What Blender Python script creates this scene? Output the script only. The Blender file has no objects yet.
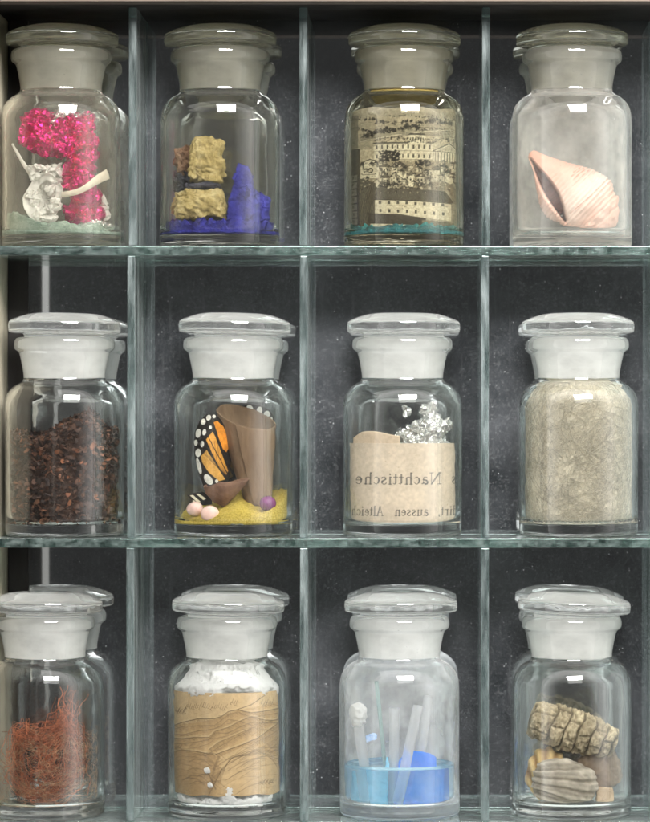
import bpy, bmesh, math, random
import numpy as np
from mathutils import Vector, noise, Matrix

S = 0.001                      # everything below is written in millimetres
rnd = random.Random(7)
nrs = np.random.RandomState(11)
scene = bpy.context.scene
col = scene.collection
D = 1770.0                     # camera distance to the shelf fronts
CX, CZ = 52.5, -1.5            # camera position across and up
PI = math.pi

# ------------------------------------------------------------------ helpers
def link(o, parent=None):
    col.objects.link(o)
    if parent is not None:
        o.parent = parent
    return o

def tag(o, label=None, cat=None, group=None, kind=None):
    if label: o['label'] = label
    if cat: o['category'] = cat
    if group: o['group'] = group
    if kind: o['kind'] = kind
    return o

def empty(name, loc, rot=(0, 0, 0)):
    o = bpy.data.objects.new(name, None)
    o.empty_display_size = 0.01
    o.location = [c * S for c in loc]
    o.rotation_euler = rot
    return link(o)

def mesh_obj(name, verts, faces, mats, loc=(0, 0, 0), parent=None, smooth=True, colors=None, midx=None, fcolors=None):
    me = bpy.data.meshes.new(name)
    v = np.asarray(verts, dtype=float) * S
    me.from_pydata(v.tolist(), [], faces if isinstance(faces, list) else faces.tolist())
    if not isinstance(mats, (list, tuple)): mats = [mats]
    for m in mats: me.materials.append(m)
    if midx is not None:
        me.polygons.foreach_set('material_index', np.asarray(midx, dtype=np.int32))
    me.polygons.foreach_set('use_smooth', np.full(len(me.polygons), smooth))
    if colors is not None:
        a = me.color_attributes.new('Col', 'FLOAT_COLOR', 'POINT')
        c = np.ones((len(me.vertices), 4)); c[:, :3] = np.asarray(colors).reshape(-1, 3)
        a.data.foreach_set('color', c.ravel())
    me.update()
    o = bpy.data.objects.new(name, me)
    o.location = [c * S for c in loc]
    return link(o, parent)

def chaikin(p, n=2):
    p = [np.array(q, float) for q in p]
    for _ in range(n):
        out = [p[0]]
        for a, b in zip(p[:-1], p[1:]):
            out += [a * .75 + b * .25, a * .25 + b * .75]
        out.append(p[-1]); p = out
    return np.array(p)

def lathe(profile, seg=96, wob=0.0, seed=0):
    """closed lathe about z; profile starts and ends on the axis. wob = small hand-made irregularity"""
    r = np.random.RandomState(seed)
    ph = r.rand(6) * 6.28
    verts = [(0, 0, profile[0][1])]
    rings = profile[1:-1]
    th = np.arange(seg) * 2 * PI / seg
    for (rr, z) in rings:
        k = rr * (1 + wob * (np.sin(2 * th + ph[0] + z * .03) + .6 * np.sin(3 * th + ph[1] - z * .05) + .35 * np.sin(5 * th + ph[2] + z * .11)))
        zz = z + wob * 12 * np.sin(th + ph[3]) * (rr / 30.) + wob * 6 * np.sin(2 * th + ph[4] + rr * .1)
        for a, q, w in zip(th, k, zz):
            verts.append((q * math.cos(a), q * math.sin(a), w))
    verts.append((0, 0, profile[-1][1]))
    n = len(rings); faces = []; ring_of = []
    for j in range(seg):
        faces.append((0, 1 + (j + 1) % seg, 1 + j)); ring_of.append(0)
    for i in range(n - 1):
        for j in range(seg):
            a = 1 + i * seg + j; b = 1 + i * seg + (j + 1) % seg
            faces.append((a, b, b + seg, a + seg)); ring_of.append(i + 1)
    L = len(verts) - 1
    for j in range(seg):
        faces.append((L, 1 + (n - 1) * seg + j, 1 + (n - 1) * seg + (j + 1) % seg)); ring_of.append(n)
    return verts, faces, ring_of

def box_mesh(x0, x1, y0, y1, z0, z1):
    v = [(x0, y0, z0), (x1, y0, z0), (x1, y1, z0), (x0, y1, z0), (x0, y0, z1), (x1, y0, z1), (x1, y1, z1), (x0, y1, z1)]
    f = [(0, 3, 2, 1), (4, 5, 6, 7), (0, 1, 5, 4), (2, 3, 7, 6), (1, 2, 6, 5), (3, 0, 4, 7)]
    return v, f

def bevel_box(name, x0, x1, y0, y1, z0, z1, mats, bev=0.4, parent=None, edge_axis=None):
    """box with bevelled arrises; with edge_axis, small (cut) faces take material slot 1"""
    bm = bmesh.new()
    v, f = box_mesh(x0, x1, y0, y1, z0, z1)
    vs = [bm.verts.new(Vector(p) * S) for p in v]
    for q in f: bm.faces.new([vs[i] for i in q])
    bmesh.ops.bevel(bm, geom=list(bm.edges), offset=bev * S, segments=2, affect='EDGES', profile=.6)
    bm.normal_update()
    if edge_axis is not None:
        for q in bm.faces:
            q.material_index = 0 if abs(q.normal[edge_axis]) > .95 else (1 if max(abs(t) for t in q.normal) > .95 else 2)
    me = bpy.data.meshes.new(name); bm.to_mesh(me); bm.free()
    for m in (mats if isinstance(mats, (list, tuple)) else [mats]): me.materials.append(m)
    return link(bpy.data.objects.new(name, me), parent)

def remesh_blob(parts, voxel):
    """union of ellipsoids [(x,y,z,r[,sx,sy,sz])] voxel-remeshed -> (verts mm ndarray, faces list)"""
    bm = bmesh.new()
    for p in parts:
        x, y, z, r = p[:4]; s = p[4:7] if len(p) >= 7 else (1, 1, 1)
        M = Matrix.Translation((x, y, z)) @ Matrix.Diagonal((s[0], s[1], s[2], 1))
        bmesh.ops.create_icosphere(bm, subdivisions=3, radius=r, matrix=M)
    me = bpy.data.meshes.new('tmp'); bm.to_mesh(me); bm.free()
    o = bpy.data.objects.new('tmp', me); col.objects.link(o)
    m = o.modifiers.new('r', 'REMESH'); m.mode = 'VOXEL'; m.voxel_size = voxel
    m2 = o.modifiers.new('s', 'SMOOTH'); m2.iterations = 3
    dg = bpy.context.evaluated_depsgraph_get()
    ev = o.evaluated_get(dg); em = ev.to_mesh()
    v = np.array([w.co[:] for w in em.vertices]); f = [tuple(q.vertices) for q in em.polygons]
    n = np.array([w.normal[:] for w in em.vertices])
    ev.to_mesh_clear()
    bpy.data.objects.remove(o); bpy.data.meshes.remove(me)
    return v, f, n

def crumple(v, n, scales, seed=0.0):
    """planar facets per voronoi cell: creased-foil look"""
    out = v.copy()
    for sc, amp in scales:
        for i in range(len(v)):
            p = Vector(v[i] / sc) + Vector((seed, seed * 1.7, -seed))
            d, pts = noise.voronoi(p)
            c = pts[0]
            h = noise.cell_vector(c * 17.3 + Vector((3.1, 1.7, 9.2)))
            hv = Vector((h[0] * 2 - 1, h[1] * 2 - 1, h[2] * 2 - 1))
            t = hv.dot(p - c) * 1.6 + (h[0] - .5) * .8
            out[i] += n[i] * (t * amp)
    return out

def fbm(v, sc, octv=4, off=0.0):
    return np.array([noise.fractal(Vector(p) / sc + Vector((off, off * .7, -off)), 1.0, 2.1, octv) for p in v])

def tubes(paths, rad, sides=3):
    V, F = [], []
    for k, P in enumerate(paths):
        P = np.asarray(P, float); r = rad[k] if hasattr(rad, '__len__') else rad
        T = np.gradient(P, axis=0); T /= np.linalg.norm(T, axis=1)[:, None] + 1e-9
        up = np.array([.31, .2, .93]); A = np.cross(T, up); A /= np.linalg.norm(A, axis=1)[:, None] + 1e-9
        B = np.cross(T, A)
        base = len(V)
        for i in range(len(P)):
            for s in range(sides):
                a = 2 * PI * s / sides
                V.append(P[i] + r * (math.cos(a) * A[i] + math.sin(a) * B[i]))
        for i in range(len(P) - 1):
            for s in range(sides):
                a = base + i * sides + s; b = base + i * sides + (s + 1) % sides
                F.append((a, b, b + sides, a + sides))
        F.append(tuple(base + s for s in range(sides))[::-1]); F.append(tuple(base + (len(P) - 1) * sides + s for s in range(sides)))
    return np.array(V), F

# ------------------------------------------------------------------ materials
def mat(name):
    m = bpy.data.materials.new(name); m.use_nodes = True
    nt = m.node_tree; nt.nodes.clear()
    return m, nt
def N(nt, t, **kw):
    n = nt.nodes.new(t)
    for k, v in kw.items():
        if k.startswith('i_'):
            n.inputs[k[2:].replace('_', ' ')].default_value = v
        else: setattr(n, k, v)
    return n
def L(nt, a, ao, b, bi): nt.links.new(a.outputs[ao], b.inputs[bi])
def out(nt, sh, so=0):
    o = nt.nodes.new('ShaderNodeOutputMaterial'); nt.links.new(sh.outputs[so], o.inputs['Surface'])
def ramp(nt, pts):
    r = nt.nodes.new('ShaderNodeValToRGB'); e = r.color_ramp.elements
    while len(e) < len(pts): e.new(0.5)
    for q, (p, c) in zip(e, pts):
        q.position = p; q.color = (c if len(c) == 4 else (*c, 1)) if hasattr(c, '__len__') else (c, c, c, 1)
    return r
def objcoord(nt, scale=1.0):
    t = nt.nodes.new('ShaderNodeTexCoord'); mp = nt.nodes.new('ShaderNodeMapping')
    mp.inputs['Scale'].default_value = (scale,) * 3 if not hasattr(scale, '__len__') else scale
    nt.links.new(t.outputs['Object'], mp.inputs['Vector']); return mp

def glass_mat(name, tint=(1, 1, 1), film=0.0, film_col=(.75, .73, .68), rough=0.0, patch=0.5, ior=1.5, streak=False, lump=.17, back=0.0):
    """clear glass under a thin uneven film of dust and dried residue, whitened at contours to imitate bright rims"""
    m, nt = mat(name)
    g = N(nt, 'ShaderNodeBsdfGlass', i_Roughness=rough, i_IOR=ior); g.inputs['Color'].default_value = (*tint, 1)
    mp = objcoord(nt, 1.0)
    bn = N(nt, 'ShaderNodeTexNoise', i_Scale=70.0, i_Detail=2.0); L(nt, mp, 0, bn, 'Vector')
    bp = N(nt, 'ShaderNodeBump', i_Strength=lump, i_Distance=.0012); L(nt, bn, 0, bp, 'Height'); L(nt, bp, 0, g, 'Normal')
    if film <= 0: out(nt, g); return m
    d = N(nt, 'ShaderNodeBsdfDiffuse'); d.inputs['Color'].default_value = (*film_col, 1)
    t = N(nt, 'ShaderNodeBsdfTranslucent'); t.inputs['Color'].default_value = (*film_col, 1)
    mx0 = N(nt, 'ShaderNodeMixShader'); mx0.inputs[0].default_value = .5; L(nt, d, 0, mx0, 1); L(nt, t, 0, mx0, 2)
    n1 = N(nt, 'ShaderNodeTexNoise', i_Scale=(140.0 if streak else 60.0), i_Detail=5.0, i_Roughness=.6); L(nt, objcoord(nt, (1, 1, .03)) if streak else mp, 0, n1, 'Vector')
    r1 = ramp(nt, [(.35, film * (1 - patch)), (.75, film * (1 + patch))]); L(nt, n1, 0, r1, 0)
    n2 = N(nt, 'ShaderNodeTexNoise', i_Scale=1400.0, i_Detail=2.0); L(nt, mp, 0, n2, 'Vector')
    r2 = ramp(nt, [(.70, 0.0), (.78, min(.5, film * 4))]); L(nt, n2, 0, r2, 0)
    lw = N(nt, 'ShaderNodeLayerWeight'); lw.inputs[0].default_value = .5  # whitens the film at grazing angles, imitating bright contour highlights
    lr = ramp(nt, [(.35, 1 / 3.2), (.97, 1.0)]); L(nt, lw, 'Facing', lr, 0)
    m3 = N(nt, 'ShaderNodeMath', operation='MULTIPLY'); m3.inputs[1].default_value = 3.2; L(nt, lr, 0, m3, 0)
    m4 = N(nt, 'ShaderNodeMath', operation='MULTIPLY'); L(nt, r1, 0, m4, 0); L(nt, m3, 0, m4, 1)
    if back > 0:     # residue clings mostly to the far wall of the jar
        sp = N(nt, 'ShaderNodeSeparateXYZ'); L(nt, mp, 0, sp, 0)
        rb = N(nt, 'ShaderNodeMapRange'); rb.inputs[1].default_value = -.004; rb.inputs[2].default_value = .012; rb.inputs[3].default_value = .35; rb.inputs[4].default_value = back; L(nt, sp, 'Y', rb, 0)
        m5 = N(nt, 'ShaderNodeMath', operation='MULTIPLY'); L(nt, m4, 0, m5, 0); L(nt, rb, 0, m5, 1); m4 = m5
    ad = N(nt, 'ShaderNodeMath', operation='ADD', use_clamp=True); L(nt, m4, 0, ad, 0); L(nt, r2, 0, ad, 1)
    mx = N(nt, 'ShaderNodeMixShader'); L(nt, ad, 0, mx, 0); L(nt, g, 0, mx, 1); L(nt, mx0, 0, mx, 2)
    out(nt, mx); return m

def frosted_mat(name, c=(.86, .86, .84), fac=.55):
    m, nt = mat(name)
    mp = objcoord(nt)
    n1 = N(nt, 'ShaderNodeTexNoise', i_Scale=75.0, i_Detail=8.0, i_Roughness=.7); L(nt, objcoord(nt, (1, 1, 1.8)), 0, n1, 'Vector')
    r1 = ramp(nt, [(.30, tuple(q * .84 for q in c)), (.5, tuple(q * .95 for q in c)), (.68, c)]); L(nt, n1, 0, r1, 0)
    g = N(nt, 'ShaderNodeBsdfGlass', i_Roughness=.5, i_IOR=1.3); L(nt, r1, 0, g, 'Color')
    d = N(nt, 'ShaderNodeBsdfDiffuse'); L(nt, r1, 0, d, 'Color')
    t = N(nt, 'ShaderNodeBsdfTranslucent'); L(nt, r1, 0, t, 'Color')
    a = N(nt, 'ShaderNodeMixShader'); a.inputs[0].default_value = .3; L(nt, d, 0, a, 1); L(nt, t, 0, a, 2)
    b = N(nt, 'ShaderNodeMixShader'); b.inputs[0].default_value = fac; L(nt, g, 0, b, 1); L(nt, a, 0, b, 2)
    out(nt, b); return m

def edge_mat(name, tint, lo, hi, c0, c1, stretch, sc=170.):
    """ground, chipped cut edge of float glass: part clear, part scratched and dusty, with pale specks painted for sparkle"""
    m, nt = mat(name)
    mp = objcoord(nt, stretch)
    n1 = N(nt, 'ShaderNodeTexNoise', i_Scale=sc, i_Detail=7.0, i_Roughness=.7); L(nt, mp, 0, n1, 'Vector')
    g = N(nt, 'ShaderNodeBsdfGlass', i_Roughness=.05, i_IOR=1.5); g.inputs['Color'].default_value = (*tint, 1)
    bp = N(nt, 'ShaderNodeBump', i_Strength=.4, i_Distance=.0008); L(nt, n1, 0, bp, 'Height'); L(nt, bp, 0, g, 'Normal')
    r0 = ramp(nt, [(.3, c0), (.7, c1)]); L(nt, n1, 0, r0, 0)
    d = N(nt, 'ShaderNodeBsdfDiffuse'); L(nt, r0, 0, d, 'Color')
    r1 = ramp(nt, [(.40, lo), (.78, hi)]); L(nt, n1, 0, r1, 0)
    mx = N(nt, 'ShaderNodeMixShader'); L(nt, r1, 0, mx, 0); L(nt, g, 0, mx, 1); L(nt, d, 0, mx, 2)
    out(nt, mx); return m

def mirror_mat(name):
    """black glass back, silvery with dust specks, lint scratches and cloudy wiping marks"""
    m, nt = mat(name)
    mp = objcoord(nt)
    gl = N(nt, 'ShaderNodeBsdfGlossy', i_Roughness=.035); gl.inputs['Color'].default_value = (.50, .52, .53, 1)
    base = N(nt, 'ShaderNodeBsdfDiffuse'); base.inputs['Color'].default_value = (.030, .032, .034, 1)
    cl = N(nt, 'ShaderNodeTexNoise', i_Scale=22.0, i_Detail=7.0, i_Roughness=.65); L(nt, mp, 0, cl, 'Vector')
    r0 = ramp(nt, [(.32, (.005, .006, .007)), (.72, (.033, .035, .038))]); L(nt, cl, 0, r0, 0); L(nt, r0, 0, base, 'Color')
    ad = N(nt, 'ShaderNodeAddShader'); L(nt, gl, 0, ad, 0); L(nt, base, 0, ad, 1)
    dust = N(nt, 'ShaderNodeBsdfDiffuse'); dust.inputs['Color'].default_value = (.55, .56, .56, 1)
    v = N(nt, 'ShaderNodeTexVoronoi', i_Scale=330.0); L(nt, mp, 0, v, 'Vector')
    r1 = ramp(nt, [(.04, .5), (.12, 0.0)]); L(nt, v, 0, r1, 0)
    k = N(nt, 'ShaderNodeTexNoise', i_Scale=150.0, i_Detail=1.0); L(nt, mp, 0, k, 'Vector')
    rk = ramp(nt, [(.46, 0.0), (.60, 1.0)]); L(nt, k, 0, rk, 0)
    mu = N(nt, 'ShaderNodeMath', operation='MULTIPLY'); L(nt, r1, 0, mu, 0); L(nt, rk, 0, mu, 1)
    n2 = N(nt, 'ShaderNodeTexNoise', i_Scale=900.0, i_Detail=3.0, i_Roughness=.7); L(nt, mp, 0, n2, 'Vector')
    r2 = ramp(nt, [(.54, 0.0), (.85, .15)]); L(nt, n2, 0, r2, 0)
    mp2 = objcoord(nt, (1.0, 1.0, .06))
    w = N(nt, 'ShaderNodeTexNoise', i_Scale=420.0, i_Detail=3.0); L(nt, mp2, 0, w, 'Vector')
    r3 = ramp(nt, [(.62, 0.0), (.85, .06)]); L(nt, w, 0, r3, 0)
    m1 = N(nt, 'ShaderNodeMath', operation='MAXIMUM'); L(nt, mu, 0, m1, 0); L(nt, r2, 0, m1, 1)
    m2 = N(nt, 'ShaderNodeMath', operation='MAXIMUM'); L(nt, m1, 0, m2, 0); L(nt, r3, 0, m2, 1)
    mx = N(nt, 'ShaderNodeMixShader'); L(nt, m2, 0, mx, 0); L(nt, ad, 0, mx, 1); L(nt, dust, 0, mx, 2)
    out(nt, mx); return m

def noisy(name, c0, c1, scale=80., rough=.8, bump=.4, bdist=.0008, detail=6., metallic=0., spec=.4, sss=0.0, stretch=None, lo=.3, hi=.7):
    m, nt = mat(name)
    mp = objcoord(nt, stretch if stretch else 1.0)
    n1 = N(nt, 'ShaderNodeTexNoise', i_Scale=scale, i_Detail=detail, i_Roughness=.65); L(nt, mp, 0, n1, 'Vector')
    r = ramp(nt, [(lo, c0), (hi, c1)]); L(nt, n1, 0, r, 0)
    p = N(nt, 'ShaderNodeBsdfPrincipled', i_Roughness=rough, i_Metallic=metallic); L(nt, r, 0, p, 'Base Color')
    p.inputs['Specular IOR Level'].default_value = spec
    n2 = N(nt, 'ShaderNodeTexNoise', i_Scale=scale * 4, i_Detail=5.); L(nt, mp, 0, n2, 'Vector')
    b = N(nt, 'ShaderNodeBump', i_Strength=bump, i_Distance=bdist); L(nt, n2, 0, b, 'Height'); L(nt, b, 0, p, 'Normal')
    out(nt, p); return m

def vcol(name, rough=.85, transl=0.0, bump=.25, spec=.3, gain=.18):
    """vertex colour (painted by code) with fine fibre noise"""
    m, nt = mat(name)
    a = N(nt, 'ShaderNodeAttribute', attribute_name='Col')
    mp = objcoord(nt)
    n1 = N(nt, 'ShaderNodeTexNoise', i_Scale=500., i_Detail=5.); L(nt, mp, 0, n1, 'Vector')
    r = ramp(nt, [(.25, 1 - gain), (.75, 1 + gain * .4)]); L(nt, n1, 0, r, 0)
    mul = N(nt, 'ShaderNodeMix', data_type='RGBA', blend_type='MULTIPLY'); mul.inputs[0].default_value = 1.0
    nt.links.new(a.outputs['Color'], mul.inputs[6]); nt.links.new(r.outputs[0], mul.inputs[7])
    p = N(nt, 'ShaderNodeBsdfPrincipled', i_Roughness=rough); p.inputs['Specular IOR Level'].default_value = spec
    nt.links.new(mul.outputs[2], p.inputs['Base Color'])
    b = N(nt, 'ShaderNodeBump', i_Strength=bump, i_Distance=.0004); L(nt, n1, 0, b, 'Height'); L(nt, b, 0, p, 'Normal')
    if transl > 0:
        t = N(nt, 'ShaderNodeBsdfTranslucent'); nt.links.new(mul.outputs[2], t.inputs['Color'])
        x = N(nt, 'ShaderNodeMixShader'); x.inputs[0].default_value = transl; L(nt, p, 0, x, 1); L(nt, t, 0, x, 2); out(nt, x)
    else: out(nt, p)
    return m

def simple_transl(name, c, tr=.4, rough=.7):
    m, nt = mat(name)
    mp = objcoord(nt)
    n1 = N(nt, 'ShaderNodeTexNoise', i_Scale=260., i_Detail=5.); L(nt, mp, 0, n1, 'Vector')
    r = ramp(nt, [(.3, tuple(q * .86 for q in c)), (.7, c)]); L(nt, n1, 0, r, 0)
    p = N(nt, 'ShaderNodeBsdfPrincipled', i_Roughness=rough); L(nt, r, 0, p, 'Base Color')
    t = N(nt, 'ShaderNodeBsdfTranslucent'); L(nt, r, 0, t, 'Color')
    x = N(nt, 'ShaderNodeMixShader'); x.inputs[0].default_value = tr; L(nt, p, 0, x, 1); L(nt, t, 0, x, 2); out(nt, x); return m

GOLD_FILM = (.62, .58, .46)
M_clear = glass_mat('jar_glass', (.99, .993, .99), .012, (.8, .8, .78), back=1.5)
M_clearw = glass_mat('jar_glass_aged', (.975, .97, .95), .075, (.78, .75, .64), back=3.4)
M_pigj = glass_mat('jar_glass_dusty', (.975, .972, .955), .020, (.70, .69, .64), back=2.5)
M_milky = glass_mat('jar_glass_milky', (.98, .975, .965), .11, (.82, .81, .77), back=5.5, lump=.08)
M_yellow = glass_mat('jar_glass_yellowed', (.975, .96, .915), .018, (.60, .54, .36), back=1.5)
M_hazy = glass_mat('jar_glass_hazy', (.985, .99, .99), .13, (.90, .90, .90), back=3.5)
M_lid = glass_mat('stopper_glass', (.99, .993, .99), .035, (.90, .90, .885), lump=.4)
M_lidw = glass_mat('stopper_glass_aged', (.96, .96, .925), .05, (.70, .69, .60), lump=.35)
M_frost = frosted_mat('ground_glass', (.97, .97, .955), .31)
M_frostw = frosted_mat('ground_glass_dim_yellow', (.72, .71, .635), .25)  # yellower top-row copy, shade under the cabinet top put into its colour
M_pane = glass_mat('pane_glass', (.93, .97, .955), .03, (.5, .55, .54))
M_upright = glass_mat('upright_glass', (.93, .965, .955), .085, (.36, .40, .395), patch=.97, streak=True)
M_edge = edge_mat('shelf_cut_edge', (.58, .72, .68), .04, .24, (.03, .06, .055), (.32, .38, .365), (.5, 1, 1), 300.)
M_uedge = edge_mat('upright_cut_edge', (.76, .84, .83), .04, .36, (.08, .105, .105), (.32, .36, .36), (1, 1, .12))
M_arris = edge_mat('ground_arris', (.85, .92, .90), .10, .75, (.22, .27, .26), (.66, .71, .69), (.6, 1, .3), 240.)  # pale bevels carry the bright edge lines and sparkle as colour
M_mirror = mirror_mat('black_back_glass')
M_black = noisy('stained_black_wood', (.010, .009, .008), (.024, .022, .021), 40, .8, .3, spec=.12, stretch=(1, 1, .15))
M_rail = noisy('brown_rail_wood', (.035, .026, .02), (.09, .07, .055), 60, .6, .3, stretch=(.12, 1, 1))
M_cream = noisy('cream_painted_wood', (.17, .152, .112), (.27, .245, .185), 45, .65, .4, stretch=(1, 1, .3))

M_side = noisy('dull_black_paint', (.004, .004, .004), (.012, .011, .010), 40, 1.0, .3, spec=0.0)
M_stile = noisy('grey_painted_wood', (.05, .048, .043), (.085, .081, .072), 45, .9, .4, stretch=(1, 1, .3))

# ------------------------------------------------------------------ cabinet, shelves, dividers
cab = tag(empty('display_cabinet', (0, 64, -250)), 'shallow wooden display cabinet with dusty black glass back and cream left side', 'cabinet')
def cabpart(o):
    o.parent = cab; o.matrix_parent_inverse = Matrix.Translation((-0.0, -.064, .250)); return o
cabpart(bevel_box('back_panel', -200, 230, 64, 70, -300, 206, M_mirror, .3))
cabpart(bevel_box('side_panel', -178, -166.2, -1, 63.8, -300, 202, M_cream, .4))
cabpart(bevel_box('side_board', -178, -166.0, -92, -1.4, -300, 202, M_side, .4))
cabpart(bevel_box('front_stile', -186, -165.6, -128, -92.5, -300, 201.5, M_stile, .8))
cabpart(bevel_box('corner_batten', -165.9, -155.4, 61.9, 63.8, -300, 202, M_black, .3))
cabpart(bevel_box('top_panel', -178, 230, -8, 63.8, 202.3, 212, M_black, .4))
cabpart(bevel_box('top_rail', -190, 230, -22, -8.2, 202.2, 235, M_rail, .8))

SHELF_Z = [82.5, -63.75, -205.5]
TH = 4.6
for z, lab in zip(SHELF_Z, ('upper clear glass shelf with dirty greenish edge under the seashell jar',
                            'middle glass shelf with teal cut edge under the butterfly wing jar',
                            'lowest glass shelf under the jar of blue liquid')):
    s = bevel_box('glass_shelf', -165.4, 228, 0, 61.5, z - TH, z, [M_pane, M_edge, M_arris], .45, edge_axis=2)
    tag(s, lab, 'shelf', 'glass shelves of the cabinet')
DIV_X = [-99, -12.5, 78.5, 166.5]
ROWS = [(SHELF_Z[0] + .3, 201.8), (SHELF_Z[1] + .3, SHELF_Z[0] - TH - .3), (SHELF_Z[2] + .3, SHELF_Z[1] - TH - .3)]
ROWN = [['glass partition between pink foil jar and ultramarine pigment jar', 'glass partition between ultramarine pigment jar and city engraving jar',
         'glass partition between city engraving jar and seashell jar', 'glass partition just right of the seashell jar'],
        ['glass partition between brown flake jar and butterfly wing jar', 'glass partition between butterfly wing jar and mirrored text jar',
         'glass partition between mirrored text jar and beige wool jar', 'glass partition just right of the beige wool jar'],
        ['glass partition between copper fibre jar and folded drapery drawing jar', 'glass partition between drapery drawing jar and blue liquid jar',
         'glass partition between blue liquid jar and fossil jar', 'glass partition just right of the fossil jar']]
for r, (z0, z1) in enumerate(ROWS):
    for c, x in enumerate(DIV_X):
        x += rnd.uniform(-.5, .5) + (1.0 if r == 0 and c == 0 else 0)
        d = bevel_box('glass_divider', x, x + 3.9, .6, 61, z0, z1, [M_upright, M_uedge, M_arris], .4, edge_axis=0)
        tag(d, ROWN[r][c], 'divider', 'upright glass dividers')

# ------------------------------------------------------------------ jars
JAR_PROF = [(0, .9), (22, .7), (26.6, 0), (29.4, .3), (30.3, 2.2), (30.35, 6), (30.2, 34), (30.35, 62), (30.2, 68), (29.0, 72.6), (25.8, 76.4), (22.2, 78.3),
            (20.7, 79.6), (20.5, 82), (21.6, 88), (22.7, 93.2), (23.8, 94.2), (25.2, 95.2), (25.5, 97.4), (25.2, 99.8), (24.0, 101.1), (22.2, 101.3),
            (21.0, 100.8), (20.7, 98.5), (19.0, 86), (18.3, 80.2), (18.7, 78.2), (21.6, 76.2), (25.0, 73.2), (27.2, 69.6), (27.9, 65), (27.9, 40), (27.9, 12), (27.5, 8.2), (25.4, 6.3), (20, 5.8), (0, 5.6)]
LID_PROF = [(0, 79.0), (14, 79), (17.2, 79.1), (17.9, 80.4), (19.1, 90), (20.3, 99.6), (20.5, 101.6), (21.4, 102.6), (26.2, 102.7), (28.3, 103.2), (28.7, 104.6), (28.7, 107.4),
            (28.2, 108.9), (25.5, 110.2), (19, 112.4), (14.5, 113.1), (11.5, 112.9), (8, 112.3), (0, 111.9)]

def make_jar(cx, zs, label, glass, lid, frost, seed, lid_tilt=0.0, lid_off=0.0, yc=32.0):
    root = tag(empty('glass_jar', (cx, yc, zs + .08)), label, 'jar', 'stoppered glass jars in the cabinet')
    p = chaikin(JAR_PROF, 2)
    v, f, ring = lathe(p, 112, .0055, seed)
    # inner ground neck gets the frosted material
    idx = []
    imax = int(np.argmax(p[:, 1]))
    for k in ring:
        a = p[min(k, len(p) - 1)]
        idx.append(1 if (k > imax + 2 and 80.5 < a[1] < 100.2 and a[0] < 21.2) else 0)
    mesh_obj('bottle', v, f, [glass, frost], (0, 0, 0), root, True, midx=idx)
    q = chaikin(LID_PROF, 2)
    v, f, ring = lathe(q, 96, .004, seed + 50)
    idx = [1 if (q[min(k, len(q) - 1)][1] < 100.9 and q[min(k, len(q) - 1)][0] < 20.6) else 0 for k in ring]
    s = mesh_obj('stopper', v, f, [lid, frost], (lid_off, 0, .35), root, True, midx=idx)
    # tilt the stopper about the mouth of the jar
    piv = Vector((0, 0, 95 * S))
    R = Matrix.Rotation(lid_tilt, 4, 'Y')
    s.matrix_basis = Matrix.Translation(s.location) @ Matrix.Translation(piv) @ R @ Matrix.Rotation(rnd.uniform(0, 6.28), 4, 'Z') @ Matrix.Translation(-piv)
    return root

def jx(px): return CX + (px - 430) * .5 * (D + 32) / D
JARS = {}
spec = [('a1', 61.0, 0, 'jar holding pink foil, white paper ribbon and green powder', M_clearw, M_lidw, M_frostw, .01, .4),
        ('a2', 220.0, 0, 'jar holding ochre stones and ultramarine blue pigment', M_pigj, M_lidw, M_frostw, -.008, .2),
        ('a3', 404.0, 0, 'jar lined with an old city engraving, neck stained yellow', M_yellow, M_lidw, M_frostw, .0, .2),
        ('a4', 572.0, 0, 'milky jar holding a pink spiral seashell', M_milky, M_lidw, M_frostw, -.006, 0),
        ('b1', 64.5, 1, 'jar two thirds full of dark brown dried flakes', M_clear, M_lid, M_frost, .015, -.2),
        ('b2', 233.5, 1, 'jar holding orange butterfly wing, brown paper cone and yellow sand', M_clear, M_lid, M_frost, .02, .5),
        ('b3', 402.5, 1, 'jar lined with beige paper carrying mirrored printed text', M_clear, M_lid, M_frost, .004, .6),
        ('b4', 578.7, 1, 'jar packed full of beige wool fibres', M_clear, M_lid, M_frost, -.004, -.4),
        ('c1', 45.0, 2, 'jar holding a tangle of copper red fibres', M_clear, M_lid, M_frost, .012, .4),
        ('c2', 227.0, 2, 'jar with brown drapery drawing between white cotton wool', M_clear, M_lid, M_frost, .016, .5),
        ('c3', 399.5, 2, 'hazy jar with blue liquid and pale glass tubes', M_hazy, M_lid, M_frost, .0, .7),
        ('c4', 571.8, 2, 'jar with a segmented fossil on a ridged grey stone', M_clear, M_lid, M_frost, .045, .8)]
for i, (key, px, row, lab, g, l, fr, tl, lo) in enumerate(spec):
    JARS[key] = (jx(px), 32.0, SHELF_Z[row] + .08)
    make_jar(jx(px), SHELF_Z[row], lab, g, l, fr, 100 + i * 7, tl, lo)

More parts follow.
